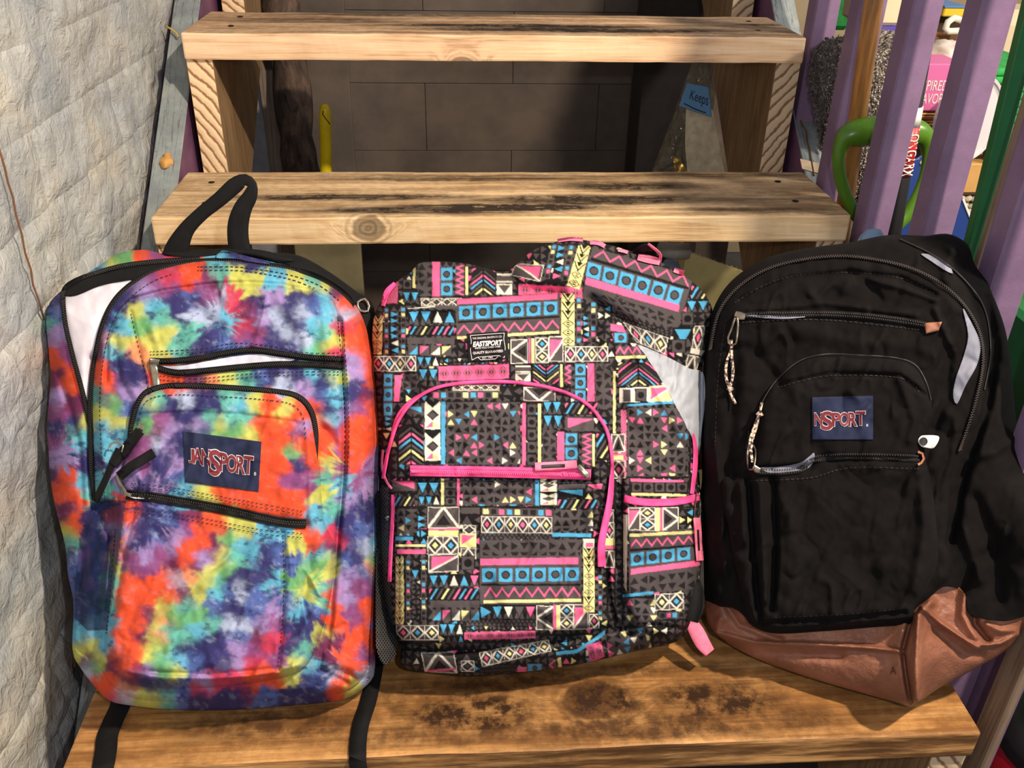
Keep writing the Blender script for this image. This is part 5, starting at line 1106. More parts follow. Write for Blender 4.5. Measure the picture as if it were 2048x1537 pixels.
A(m_diam(1), [(1900, 560), (1960, 560), (1940, 700), (1880, 700)]); A(m_bar(WH), [(1880, 690), (1940, 705), (1938, 735), (1872, 720)]); A(m_bigtri(1), [(1860, 730), (1935, 745), (1900, 850), (1840, 820)])
# front panel, upper part
A(m_cream(5), [(22, 505), (76, 500), (66, 728), (4, 728)]); A(m_sq(9), 82, 455, 108, 728); A(m_row(2), 118, 475, 168, 550); A(m_row(2), 118, 560, 168, 725); A(m_sq(9), 180, 450, 208, 728)
A(m_bar(WH), [(220, 458), (380, 446), (380, 452), (220, 462)]); A(m_bar(GR), 380, 440, 500, 465); A(m_row(6), 220, 470, 500, 550); A(m_slant(11), 222, 560, 490, 618); A(m_bar(GR), 218, 630, 495, 668); A(m_tsq(4), 220, 676, 480, 735)
A(m_bar(GR), 505, 402, 1110, 622, -32); A(m_bar(PK), 510, 405, 1095, 436, -32); A(m_dots(6), 512, 445, 1105, 530, -32); A(m_bar(K), 512, 534, 1108, 546, -32); A(m_zig(8), 512, 555, 1105, 615, -32); A(m_bar(YL), 508, 624, 1105, 640, -34)
A(m_cream(6), 1120, 370, 1196, 676); A(m_sq(8), 1206, 395, 1236, 664); A(m_row(2), 1244, 500, 1282, 660); A(m_sq(7), 1290, 420, 1325, 664); A(m_tri(14, K, GR, .2), 1330, 440, 1420, 640)
A(m_bigtri(2), 822, 642, 925, 784, -4); A(m_bar(GR), 922, 638, 960, 780, 0); A(m_bar(PK), 928, 636, 940, 778); A(m_bar(YL), 944, 636, 962, 778); A(m_diam(2, (BL_, YL), True), 966, 630, 1046, 778); A(m_wedge(PK, GR), 1046, 624, 1132, 772)
A(m_diam(4), 1140, 682, 1392, 772); A(m_diam(4), 18, 738, 270, 828); A(m_row(3), 272, 740, 405, 800); A(m_row(2), 280, 810, 400, 880); A(m_tri(9, K, GR, .3), 405, 752, 815, 790, -8); A(m_pdiam(6), 400, 800, 812, 884, -14)
A(m_whitebox(), 850, 795, 940, 885); A(m_chev(5, True), 955, 790, 1105, 900); A(m_bar(YL), 1112, 788, 1128, 920); A(m_zig(3, True), 1138, 790, 1178, 900); A(m_dots(3, True), 1198, 780, 1262, 1010); A(m_bar(PK), 1272, 782, 1312, 1012); A(m_tri(17, GR, DK), 1316, 782, 1410, 1050); A(m_bar(YL), 1422, 826, 1437, 1192)
A(m_dots(3, True), 78, 838, 132, 1092); A(m_bar(PK), [(145, 850), (186, 850), (170, 1005), (138, 1005)]); A(m_tri(15, GR, DK), 190, 845, 275, 935); A(m_row(2), 85, 1090, 130, 1180)
A(m_bar(PK), [(1408, 548), (1480, 560), (1495, 600), (1408, 590)]); A(m_dots(1), 1425, 600, 1510, 662); A(m_zig(3), 1438, 680, 1585, 730); A(m_bar(YL), 1438, 738, 1612, 756, -4); A(m_chev(6), 1450, 775, 1690, 912)
A(m_bar(WH), 1458, 925, 1770, 1012, -12); A(m_bar(GR), 1480, 935, 1525, 1008, -2); A(m_disc(1), 1550, 928, 1620, 1005); A(m_wedge(PK, YL), 1630, 915, 1765, 1010, -8); A(m_bar(BL_), 1502, 1020, 1785, 1034, -18)
A(m_bar(GR), 1505, 1042, 1860, 1442); A(m_tri(16, GR, K, .36, 4), 1510, 1045, 1858, 1440); A(m_hatch(), 1466, 1055, 1500, 1445); A(m_bigtri(1), 1412, 1195, 1492, 1300); A(m_bar(PK), 1418, 1305, 1482, 1320); A(m_bar(YL), 1418, 1320, 1482, 1345); A(m_diam(1), 1416, 1350, 1492, 1455)
# small pocket above the pink zip
A(m_sq(9, False, (PK, BL_, DK, DK, YL, BL_, PK, DK, YL)), 365, 944, 755, 988); A(m_diam(5, (GR, GR)), 485, 905, 755, 940); A(m_slant(10), 760, 880, 900, 915); A(m_tri(20, K, GR), 775, 915, 880, 990); A(m_bigtri(3), 898, 918, 1082, 1000, 4)
A(m_bowtie(), 320, 1005, 412, 1372); A(m_bar(BL_), 415, 1005, 440, 1372); A(m_bar(GR), 446, 1008, 880, 1374); A(m_tri(15.5, GR, K, .30, 7), 450, 1010, 876, 1372)
A(m_bar(PK), 890, 1012, 910, 1384); A(m_disc(5, True), 918, 1015, 972, 1382); A(m_bar(YL), 982, 1015, 1000, 1384); A(m_row(2), 1010, 1000, 1120, 1075); A(m_row(2), 1010, 1080, 1130, 1160); A(m_slant(12), 1140, 1005, 1330, 1082)
A(m_wedge(PK, GR, False, False), 1140, 1092, 1310, 1172, 6); A(m_tri(15, GR, DK), 1008, 1172, 1090, 1372); A(m_bar(PK), 1095, 1180, 1136, 1350); A(m_dots(2, True), 1140, 1185, 1216, 1350); A(m_zig(5, True), 1240, 1190, 1298, 1375); A(m_bar(YL), 1300, 1195, 1314, 1384); A(m_slant(12), 1325, 1180, 1400, 1350)
A(m_chev(7), 168, 1140, 312, 1372); A(m_wedge(BL_, GR, True, False), 215, 1030, 310, 1080)
# below the zip
B(m_wedge(PK, GR, True, False), 130, 178, 272, 240); B(m_row(3), 272, 185, 408, 262); B(m_row(2), 280, 268, 408, 325); B(m_bar(YL), 415, 168, 431, 322); B(m_disc(3, True), 438, 178, 500, 326); B(m_bar(PK), 509, 168, 524, 328); B(m_tri(15.5, GR, K, .34, 3), 542, 178, 958, 328); B(m_bar(BL_), 966, 176, 988, 328); B(m_bowtie(), 996, 176, 1092, 330)
B(m_bar(GR), 1100, 205, 1260, 250, -10); B(m_wedge(BL_, K, True, False), 1095, 232, 1260, 285, -6); B(m_bar(PK), [(1268, 205), (1360, 196), (1355, 232), (1320, 228)]); B(m_slant(12), 1098, 288, 1330, 345); B(m_slant(10), 135, 270, 260, 335)
B(m_tri(15, GR, K, .3, 6), 158, 348, 275, 502); B(m_row(1), 275, 380, 330, 460); B(m_bar(BL_), 148, 508, 252, 530); B(m_bar(YL), 148, 553, 326, 568); B(m_bar(PK), 158, 582, 326, 610)
B(m_bigtri(1), 338, 335, 521, 458); B(m_bar(PK), 344, 458, 516, 470, 0); B(m_bar(YL), 342, 472, 516, 504); B(m_diam(2, (YL, BL_)), 335, 506, 518, 612); B(m_wedge(PK, GR), 342, 614, 516, 718, -6)
B(m_bar(GR), 530, 338, 642, 372); B(m_tri(24, K, GR), 530, 375, 642, 440); B(m_diam(1, (GR,)), 540, 440, 618, 500); B(m_wedge(PK, YL, False, False), 525, 490, 622, 570); B(m_bigtri(1), 530, 575, 620, 640); B(m_disc(1), 530, 620, 615, 705)
B(m_sq(9, False, (YL, DK, PK, BL_, YL, DK, DK, BL_, PK)), 655, 338, 1068, 384, 8); B(m_diam(6), 650, 388, 1066, 484, 6); B(m_zig(16, False, DK, GR, 2.), 648, 490, 1066, 522); B(m_bar(GR), 642, 528, 1236, 905, -4); B(m_tri(19, GR, DK), 652, 536, 1232, 620)
B(m_bar(PK), 645, 638, 1218, 676, -8); B(m_dots(6), 648, 690, 1230, 778, -6); B(m_bar(K), 648, 784, 1230, 796); B(m_zig(8), 668, 803, 1228, 868, -4); B(m_bar(YL), 664, 880, 1234, 898, -8)
B(m_tri(17, GR, K, .3, 9), 1072, 352, 1305, 474); B(m_bar(BL_), 1068, 486, 1295, 508, 4)
B(m_cream(9), 150, 622, 196, 1022); B(m_sq(11), 208, 640, 234, 1015); B(m_row(1), 240, 700, 290, 760); B(m_tri(10, K, GR, .1), 240, 760, 290, 1000); B(m_sq(11), 298, 640, 328, 1005)
B(m_row(6), 342, 728, 640, 802); B(m_slant(11.5), 345, 808, 636, 880); B(m_bar(GR), 352, 884, 640, 922); B(m_tsq(5), 362, 935, 642, 1002); B(m_row(6, K, 4.), 648, 910, 970, 990); B(m_zig(16, False, DK, GR, 2.), 560, 996, 970, 1028); B(m_tri(9, K, GR, .35), 560, 1030, 970, 1062); B(m_pdiam(7), 552, 1068, 968, 1112, -8)
B(m_bigtri(2), 972, 912, 1080, 1054, 2); B(m_bar(GR), 1070, 908, 1110, 1054); B(m_bar(PK), 1072, 908, 1088, 1054); B(m_bar(YL), 1090, 908, 1110, 1054); B(m_diam(2, (BL_, YL), True), 1110, 905, 1190, 1054); B(m_wedge(PK, GR), 1190, 905, 1278, 1052)
B(m_cream(8), 1248, 575, 1312, 950, 0); B(m_bar(WH), 1248, 520, 1312, 575); B(m_bar(PK), 1262, 545, 1305, 570); B(m_diam(1), 1282, 962, 1342, 1045); B(m_sq(9), 1334, 730, 1360, 1000); B(m_diam(3), 152, 1028, 402, 1115); B(m_row(3), 405, 1015, 548, 1085); B(m_row(3, K, 7.), 405, 1085, 548, 1130)
# bottom strip
B(m_bigtri(1), [(298, 1190), (490, 1182), (512, 1310), (320, 1300)]); B(m_bar(PK), [(330, 1292), (500, 1275), (503, 1288), (332, 1303)]); B(m_tri(34, K, GR), 515, 1180, 635, 1240); B(m_diam(1, (GR,)), 530, 1235, 610, 1300)
B(m_diam(6), [(638, 1185), (1045, 1112), (1062, 1178), (655, 1272)]); B(m_tri(15, K, GR, .35), 1070, 1115, 1240, 1175, -20); B(m_bar(BL_), [(1085, 1183), (1210, 1170), (1210, 1192), (1090, 1202)]); B(m_bar(BL_), [(1210, 1168), (1372, 1060), (1372, 1084), (1210, 1192)])
B(m_pdiam(2), [(1262, 1145), (1350, 1120), (1372, 1210), (1290, 1250)]); B(m_tri(16, GR, K, .45, 8), [(1372, 1080), (1620, 1030), (1650, 1170), (1395, 1225)]); B(m_zig(20, False, DK, GR, 2.), 640, 1270, 860, 1300, -10); B(m_bar(PK), 862, 1272, 915, 1300); B(m_dots(1), 915, 1252, 1012, 1305); B(m_zig(1, True), 1045, 1230, 1090, 1290); B(m_bar(YL), [(1095, 1220), (1115, 1216), (1125, 1280), (1105, 1282)])
# right-hand section
B(m_bar(PK), 1525, 168, 1835, 186, 8); B(m_disc(5), 1528, 190, 1860, 248); B(m_bar(YL), 1528, 252, 1850, 266, 8)
B(m_bar(GR), 1510, 340, 1800, 482, -2); B(m_wedge(PK, GR), 1510, 338, 1580, 470); B(m_diam(2, (YL, BL_), True), 1578, 336, 1668, 474); B(m_bar(YL), 1670, 336, 1695, 476); B(m_bar(PK), 1698, 336, 1712, 476); B(m_bigtri(4), 1712, 336, 1806, 474); B(m_tri(15, K, GR, .3), 1806, 345, 1890, 480)
B(m_bar(GR), 1515, 490, 1925, 850, -35); B(m_bar(YL), 1518, 492, 1900, 510, -20); B(m_zig(6), 1525, 522, 1895, 575, -22); B(m_bar(K), 1518, 583, 1900, 595, -28); B(m_dots(4), 1518, 604, 1880, 684, -40); B(m_bar(PK), 1525, 698, 1930, 730, -52); B(m_tri(19, GR, DK), 1518, 742, 1920, 850, -40)
B(m_bar(BL_), 1480, 846, 1658, 864, -18); B(m_tri(16, GR, K, .3, 2), 1495, 870, 1680, 1010); B(m_diam(2, (YL, BL_)), 1665, 846, 1835, 942, -10); B(m_sq(4, False, (DK, PK, BL_, DK)), 1690, 952, 1840, 992, -6); B(m_bar(WH), [(1480, 380), (1505, 380), (1500, 830), (1485, 800)])
B(m_wedge(PK, GR), 1375, 350, 1425, 430); B(m_diam(1), 1372, 425, 1428, 520); B(m_bar(YL), 1372, 520, 1432, 560); B(m_bar(PK), 1372, 562, 1432, 580); B(m_bigtri(1), 1370, 590, 1430, 690)
_crgb = PCOL[canvas]
def printed(x, y):
    o = 0
    for dx, dy in ((-.35, -.35), (.35, -.35), (-.35, .35), (.35, .35)):
        i = np.clip(((y + dy - OY) * S2).astype(int), 0, canvas.shape[0] - 1); j = np.clip(((x + dx - OX) * S2).astype(int), 0, canvas.shape[1] - 1); o = o + _crgb[i, j]
    return o / 4
m_print = cloth_mat('printed_polyester', True, rough=.85, bs=.2)
ol2 = curve([(765, 600), (790, 566), (822, 545), (836, 528), (870, 523), (930, 527), (975, 538), (1008, 545), (1035, 528), (1060, 505), (1100, 487), (1150, 479), (1210, 488), (1262, 503), (1310, 520), (1350, 540), (1392, 570), (1416, 598), (1426, 632), (1416, 690), (1405, 740), (1402, 850), (1398, 930), (1402, 1000), (1404, 1100), (1396, 1180), (1380, 1250), (1352, 1284), (1280, 1300), (1200, 1320), (1090, 1340), (950, 1352), (880, 1348), (806, 1334), (802, 1292), (780, 1250), (764, 1180), (758, 1060), (757, 900), (746, 720), (744, 660), (752, 622)], True, 10)
cr2 = creases([([(1010, 548), (1040, 580), (1120, 590)], 14, -.008), ([(1060, 510), (1180, 560), (1290, 640)], 30, .004), ([(830, 530), (900, 570), (1000, 575)], 20, .003), ([(1185, 600), (1260, 650)], 10, -.005)])
def h2(x, y, d=None):
    if d is None: d = dline(ol2, x, y, True)
    return .050 * rnd(d, 85) + cr2(x, y) + .007 * fbm(x / 60., y / 60., 3, 6.) + wrk(x, y, 43., .004)
bag2 = empty('printed_backpack', tuple(P2.at(np.array(980.), np.array(1345.), 0.)), 'black backpack with pink, blue and cream geometric print and pink zips, middle of three', 'backpack', 'backpacks leaning in a row on the stairs')
sheet('body', P2, ol2, h2, m_print, bag2, 1.8, printed, low=lambda x, y: 0 * x - .012)
olb = [((x - 1080) * .985 + 1080, (y - 930) * .985 + 930) for x, y in ol2]
sheet('back_panel', P2, olb, lambda x, y, d: -.012 - .032 * rnd(d, 130), m_web, bag2, 12)
ln2 = curve([(1270, 690), (1330, 712), (1380, 738), (1406, 746), (1410, 800), (1404, 855), (1396, 912), (1375, 870), (1345, 800), (1308, 740)], True, 8)
sheet('lining', P2, ln2, lambda x, y, d: h2(x, y) + .003 + .014 * np.abs(fbm(x / 22. + y / 60., y / 60. - x / 60., 3, 2.)), plain('grey_lining', (168, 172, 182), .7, nscale=30, namt=.08), bag2, 3)
ol2f = curve([(746, 720), (750, 650), (764, 618), (800, 604), (910, 599), (1000, 592), (1110, 586), (1160, 590), (1192, 606), (1222, 636), (1262, 676), (1290, 708), (1318, 752), (1345, 800), (1372, 850), (1390, 890), (1398, 960), (1402, 1010), (1404, 1100), (1394, 1180), (1378, 1245), (1350, 1282), (1280, 1298), (1200, 1318), (1090, 1338), (950, 1350), (880, 1346), (808, 1332), (803, 1292), (782, 1250), (766, 1180), (760, 1060), (756, 900), (748, 800)], True, 10)
cr2f = creases([([(1232, 940), (1236, 1040), (1236, 1120), (1240, 1200), (1262, 1262)], 9, -.016), ([(1212, 1120), (1220, 1210), (1235, 1260)], 6, -.008), ([(790, 1288), (900, 1302), (1050, 1294), (1180, 1270), (1235, 1255)], 8, -.009), ([(1260, 1262), (1310, 1250), (1380, 1262)], 6, -.005), ([(1240, 640), (1300, 760), (1370, 880)], 8, .003), ([(1000, 700), (1200, 740), (1330, 830)], 40, .003), ([(1220, 760), (1260, 860)], 16, -.004), ([(1260, 1310), (1200, 1290)], 7, -.004), ([(830, 630), (1000, 620), (1150, 612)], 6, -.0015), ([(760, 700), (800, 740), (830, 790)], 12, -.004), ([(1180, 640), (1190, 700)], 8, -.002)])
def h2f(x, y, d=None):
    if d is None: d = dline(ol2f, x, y, True); d = np.where(inside(ol2f, x, y), d, 0)
    return h2(x, y) + .013 * rnd(d, 20) + cr2f(x, y) + .004 * fbm(x / 40., y / 40., 3, 16.) + wrk(x, y, 53.)
sheet('front_panel', P2, ol2f, h2f, m_print, bag2, 1.6, printed, low=lambda x, y: h2(x, y) - .002)
ol2p = curve([(772, 960), (778, 900), (797, 842), (830, 800), (880, 774), (960, 765), (1050, 768), (1120, 783), (1172, 808), (1204, 846), (1220, 890), (1224, 960), (1216, 1010), (1206, 1060), (1203, 1130), (1210, 1190), (1206, 1225), (1188, 1252), (1120, 1268), (1000, 1280), (900, 1293), (838, 1294), (806, 1280), (793, 1240), (787, 1100), (784, 1000)], True, 10)
cr2p = creases([([(790, 966), (1000, 966), (1200, 962)], 5, -.003), ([(800, 1060), (870, 1020), (960, 1010)], 14, -.003), ([(960, 1040), (1080, 1050), (1190, 1020)], 16, .003), ([(830, 1000), (1000, 990), (1180, 1000)], 12, -.0025), ([(900, 1240), (1040, 1256), (1160, 1236)], 12, -.003), ([(1150, 990), (1170, 1060)], 14, -.003), ([(1000, 1180), (1080, 1140)], 24, .002)])
def h2p(x, y, d=None):
    if d is None: d = dline(ol2p, x, y, True); d = np.where(inside(ol2p, x, y), d, 0)
    return h2f(x, y) + .022 * rnd(d, 30) + cr2p(x, y) + .003 * fbm(x / 40., y / 34., 3, 26.) + wrk(x, y, 63., .0028)
sheet('front_pocket', P2, ol2p, h2p, m_print, bag2, 1.6, printed, low=lambda x, y: h2f(x, y) - .002)
m_pz = cloth_mat('pink_zip_tape', False, (242, 78, 142), .65, .15); m_pw = cloth_mat('pink_webbing', False, (238, 120, 150), .8, .35, weave=500)
hp2 = lambda x, y: h2p(x, y) + .0012
ribbon('pocket_piping', P2, [(766, 958), (772, 925, ), (778, 898), (797, 842), (830, 800), (880, 774), (960, 764), (1050, 767), (1120, 782), (1172, 807), (1205, 845), (1221, 890), (1225, 960)], 7.5, lambda x, y: h2f(x, y) + .011, m_pz, bag2, .0024, round_=True)
ribbon('pocket_piping', P2, [(1224, 950, 9), (1220, 1000, 13), (1210, 1050, 14), (1203, 1090, 15), (1204, 1134, 17)], 12, lambda x, y: h2f(x, y) + .024, m_pz, bag2, .002)
zb2 = [(800, 840), (784, 880), (776, 920), (812, 812), (850, 785)]
ribbon('pocket_zip_tape', P2, [(783, 900, 7), (790, 860, 13), (805, 825, 15), (835, 797, 12), (870, 778, 6)], 12, lambda x, y: h2f(x, y) + .007, m_pz, bag2, .002)
ribbon('pocket_piping', P2, [(786, 990), (785, 1040), (782, 1090), (779, 1164)], 8, lambda x, y: h2f(x, y) + .010, m_pz, bag2, .0018)
hz2 = lambda x, y: hp2(x, y) + .0006
ribbon('zip_tape', P2, [(820, 942), (880, 943), (960, 944), (1040, 946), (1120, 948), (1182, 950)], 22, hz2, m_pz, bag2, .0014, label='wide pink zip across the front pocket')
for dy in (-5, 5): ribbon('zip_groove', P2, [(822, 943 + dy), (960, 945 + dy), (1120, 949 + dy), (1180, 951 + dy)], 1.6, lambda x, y: hz2(x, y) + .0015, plain('deep_pink', (196, 40, 104), .6), bag2, .0003)
teeth('zip_teeth', P2, [(822, 943), (960, 945), (1120, 949), (1178, 951)], 1.5, lambda x, y: hz2(x, y) + .0012, plain('pink_teeth', (255, 110, 165), .5), bag2, 3.6, 3., 2., up=.0004)
zp_ = ribbon('zip_pull', P2, [(1070, 934), (1110, 932), (1154, 929)], 17, lambda x, y: hz2(x, y) + .005, m_pw, bag2, .0016, label='pink webbing zip pull with black stitching')
ribbon('black_stitching', P2, [(1083, 934), (1110, 932.5), (1130, 932)], 6.5, lambda x, y: hz2(x, y) + .0072, m_blk, zp_, .0004)
ribbon('zip_slider', P2, [(1156, 932, 9), (1164, 940, 11), (1174, 950, 12), (1176, 956, 9)], 11, lambda x, y: hz2(x, y) + .004, m_metal, bag2, .002)
ribbon('zip_pull', P2, [(766, 900), (764, 935), (774, 965), (784, 978)], 5, lambda x, y: h2f(x, y) + .012, m_pw, bag2, .0016)
# side pocket at the right
ol2s = curve([(1250, 996), (1320, 1000), (1396, 994), (1403, 1040), (1404, 1110), (1392, 1180), (1372, 1240), (1340, 1278), (1300, 1272), (1262, 1240), (1250, 1180), (1247, 1080)], True, 10)
cr2s = creases([([(1260, 1130), (1330, 1120), (1395, 1090)], 12, -.003), ([(1255, 1060), (1330, 1066), (1400, 1040)], 14, .002), ([(1330, 1240), (1290, 1200)], 10, -.003)])
def h2s(x, y, d=None):
    if d is None: d = dline(ol2s, x, y, True); d = np.where(inside(ol2s, x, y), d, 0)
    return h2f(x, y) + .012 * rnd(d, 20) + cr2s(x, y)
sheet('side_pocket', P2, ol2s, h2s, m_print, bag2, 1.6, printed, low=lambda x, y: h2f(x, y) - .002)
ribbon('side_pocket_trim', P2, [(1248, 998), (1290, 1005), (1350, 1004), (1400, 994)], 15, lambda x, y: h2s(x, y) + .0012, m_pz, bag2, .0016)
ribbon('side_zip_tape', P2, [(1386, 868, 5), (1391, 900, 9), (1390, 940, 10), (1384, 988, 8)], 9, lambda x, y: h2(x, y) + .012, m_pz, bag2, .0016)
ribbon('zip_slider', P2, [(1393, 985), (1391, 1010), (1389, 1040)], 2, lambda x, y: h2s(x, y) + .006, m_metal, bag2, .0008); ribbon('zip_slider', P2, [(1400, 985), (1401, 1010), (1401, 1040)], 2, lambda x, y: h2s(x, y) + .006, m_metal, bag2, .0008)
zp_ = ribbon('zip_pull', P2, [(1394, 1036), (1397, 1080), (1400, 1122)], 15, lambda x, y: h2s(x, y) + .006, m_pw, bag2, .0016); ribbon('black_stitching', P2, [(1396, 1060), (1398, 1102)], 4, lambda x, y: h2s(x, y) + .0080, m_blk, zp_, .0004)
# bottom right strap ends
ribbon('bottom_strap', P2, [(1388, 1160, 22), (1392, 1190, 34), (1390, 1220, 34), (1384, 1244, 24)], 28, lambda x, y: h2(x, y) + .012, m_web, bag2, .003)
ribbon('strap_tail', P2, [(1376, 1236, 20), (1392, 1262, 30), (1406, 1288, 30), (1420, 1306, 22)], 28, lambda x, y: 0 * x + .006, m_pw, bag2, .002, label='frayed pink webbing tail')
# pink webbing at the top
for q, w_ in (([(1115, 481), (1140, 478), (1166, 480)], 8), ([(1180, 485), (1196, 486), (1210, 493)], 9), ([(1236, 500), (1246, 502), (1256, 505)], 7), ([(1276, 514, 14), (1298, 519, 16), (1320, 524, 14)], 13), ([(1319, 526, 6), (1321, 510, 6), (1308, 497, 6), (1296, 488, 5)], 6), ([(1348, 540), (1358, 544), (1368, 546)], 10)):
    ribbon('top_webbing', P2, q, w_, lambda x, y: h2(x, y) + .003, m_pw, bag2, .002)
ribbon('top_webbing', P2, [(1262, 512, 10), (1278, 502, 16), (1296, 494, 16), (1306, 500, 10)], 12, lambda x, y: h2(x, y) - .004, m_web, bag2, .002)
ribbon('zip_tape', P2, [(766, 612, 8), (774, 585, 12), (790, 567, 8)], 8, lambda x, y: h2(x, y) + .002, m_pz, bag2, .002)
# mesh side pocket at the left
V = []
net = empty('mesh_pocket', (0, 0, 0)); net.parent = bag2
mo = [(754, 985), (778, 985), (780, 1100), (784, 1230), (796, 1296), (770, 1330), (752, 1290), (750, 1180), (754, 1080)]
sheet('netting', P2, curve(mo, True, 10), lambda x, y, d: h2(x, y) + .006 + .006 * rnd(d, 12), m_web, bag2, 4, low=lambda x, y: 0 * x - .01, label='black netting side pocket')
bpy.data.objects.remove(net)
NV = []; NQ = []
for i in range(-6, 60):
    for s in (-1, 1):
        for j in range(60):
            x = 752 + j * .8; y = 985 + i * 8.5 + s * j * 1.2; NV.append((x, y))
NV = np.array(NV); k_ = inside(curve(mo, True, 10), NV[:, 0], NV[:, 1]); NV = NV[k_]; VV = []
for a, b in NV: VV += [(a - .9, b - .9), (a + .9, b - .9), (a + .9, b + .9), (a - .9, b + .9)]
VV = np.array(VV); W_ = P2.at(VV[:, 0], VV[:, 1], h2(VV[:, 0], VV[:, 1]) + .0128); NQ = np.arange(len(VV)).reshape(-1, 4)
link('net_threads', mesh_np('net_threads', W_, NQ), plain('net_thread', (62, 60, 60), .6), bag2, False, 'stuff')
# woven label
lq2 = [(934, 668), (1015, 662), (1017, 718), (936, 724)]
hl2 = lambda x, y, d=0: h2f(x, y) + .0014
lb2 = sheet('brand_label', P2, lq2, hl2, cloth_mat('black_label_cloth', False, (20, 18, 20), .8, .15), bag2, 3, low=lambda x, y: h2f(x, y), label='black woven label with white lettering')
qm2 = quadmap(P2, lq2, hl2, .0006)
put_text('lettering', [('THE ORIGINAL BACKPACK CO.', .13, .15, .86, .22, 0), ('EASTSPORT', .14, .31, .86, .48, .045, .2), ('WITH YOU EVERY STEP.', .18, .51, .82, .57, .01), ('QUALITY GUARANTEED', .13, .66, .87, .76, .02), ('EST. 1985', .36, .88, .62, .94, 0)], qm2, m_white, lb2)
V = []; Fc = []
def seg(u0, v0, u1, v1, w_=.012):
    t = np.array([u1 - u0, (v1 - v0) * .7]); t = t / np.linalg.norm(t); n = np.array([-t[1], t[0] / .7]) * w_ / 2; k = len(V)
    for a in ((u0, v0, 1), (u1, v1, 1), (u1, v1, -1), (u0, v0, -1)): V.append((a[0] + n[0] * a[2], a[1] + n[1] * a[2]))
    Fc.append((k, k + 1, k + 2, k + 3))
for a in ((.08, .07, .92, .07), (.08, .07, .10, .28), (.92, .07, .90, .28), (.10, .28, .07, .60), (.90, .28, .93, .60), (.07, .60, .10, .95), (.93, .60, .90, .95), (.10, .95, .24, .86), (.90, .95, .76, .86), (.24, .86, .76, .86), (.24, .86, .32, .97), (.76, .86, .68, .97), (.32, .97, .68, .97)): seg(*a)
V = np.array(V); link('printed_frame', mesh_np('printed_frame', qm2(V[:, 0], V[:, 1]), Fc), m_white, lb2)
stitches(P2, [[(805, 930), (960, 931), (1150, 934), (1215, 936)], [(792, 962), (960, 966), (1180, 966)], [(1250, 1014), (1320, 1018), (1395, 1008)], [(1262, 610), (1230, 590)]], lambda x, y: hp2(x, y) + .0004, m_thread, bag2)

# ================= BACKPACK 3 : black with a leather base =================
P3 = Plane(-.42, 56, (.30, G, H_), .075)
m_black = cloth_mat('black_canvas', False, (16, 13, 13), .95, .3, .15, 1500)
def leather():
    m, nt, p = newmat('brown_leather'); v = coords(nt); n = noise(nt, v, 22, 5, .6); c = ramp(nt, n, [(.3, L4((118, 74, 56))), (.55, L4((144, 94, 73))), (.75, L4((168, 116, 93)))])
    sc_ = sramp(nt, noise(nt, nd(nt, 'ShaderNodeMapping', {'Vector': v, 'Scale': (1, 1, 1.)}).outputs[0], 95, 3, .6), .745, .77); reg = sramp(nt, noise(nt, v, 11, 2), .50, .62)
    c = mix(nt, mathn(nt, 'MULTIPLY', sc_, reg), c, L4((232, 206, 184))); nt.links.new(c, p.inputs['Base Color']); p.inputs['Roughness'].default_value = .5; p.inputs['Specular IOR Level'].default_value = .38
    vr = nd(nt, 'ShaderNodeTexVoronoi', {'Vector': v, 'Scale': 480.}).outputs['Distance']; nt.links.new(bump(nt, mathn(nt, 'ADD', mathn(nt, 'MULTIPLY', vr, .4), noise(nt, v, 60, 4)), .45, .0014), p.inputs['Normal']); return m
m_lea = leather()
ol3 = curve([(1404, 960), (1402, 850), (1406, 740), (1416, 660), (1432, 606), (1465, 560), (1520, 522), (1580, 503), (1640, 493), (1700, 485), (1762, 472), (1800, 470), (1850, 472), (1880, 468), (1905, 470), (1936, 490), (1950, 530), (1975, 565), (1992, 605), (2008, 650), (2018, 700), (2026, 780), (2034, 850), (2050, 905), (2078, 960), (2092, 1080), (2090, 1190), (2066, 1236), (2036, 1278), (2000, 1310), (1940, 1344), (1880, 1376), (1842, 1402), (1820, 1413), (1795, 1406), (1700, 1380), (1600, 1350), (1500, 1312), (1444, 1278), (1416, 1246), (1409, 1200), (1406, 1100), (1396, 1010)], True, 10)
cr3 = creases([([(1975, 600), (1990, 700), (1975, 820), (1925, 960), (1900, 1080)], 12, -.010), ([(2040, 870), (1990, 905), (1940, 920)], 9, .004), ([(1950, 1000), (1990, 1100), (2000, 1200)], 16, -.006), ([(1800, 480), (1880, 500), (1950, 560)], 14, -.005), ([(1905, 500), (1890, 560)], 10, .004), ([(2000, 760), (1960, 900)], 14, .006), ([(1930, 1060), (1960, 1160)], 12, .006), ([(1920, 1180), (1950, 1120), (2010, 1090)], 14, -.005)])
def h3(x, y, d=None):
    if d is None: d = dline(ol3, x, y, True)
    return .052 * rnd(d, 90) + cr3(x, y) + (.009 * fbm(x / 60., y / 75., 3, 5.) + wrk(x, y, 73., .006)) * rnd(d, 30) + .05 * np.exp(-((x - 2095) / 70.) ** 2 - ((y - 1090) / 110.) ** 2)
bag3 = empty('black_backpack', tuple(P3.at(np.array(1820.), np.array(1405.), 0.)), 'black canvas backpack with a brown leather base, leaning against the purple railing', 'backpack', 'backpacks leaning in a row on the stairs')
lea_top = [(1406, 1196), (1440, 1208), (1470, 1212), (1490, 1225), (1510, 1250), (1550, 1262), (1650, 1258), (1750, 1250), (1820, 1244), (1826, 1225), (1850, 1200), (1885, 1170), (1912, 1172), (1930, 1190), (1937, 1220), (1962, 1232), (2010, 1238), (2045, 1230), (2100, 1210)]
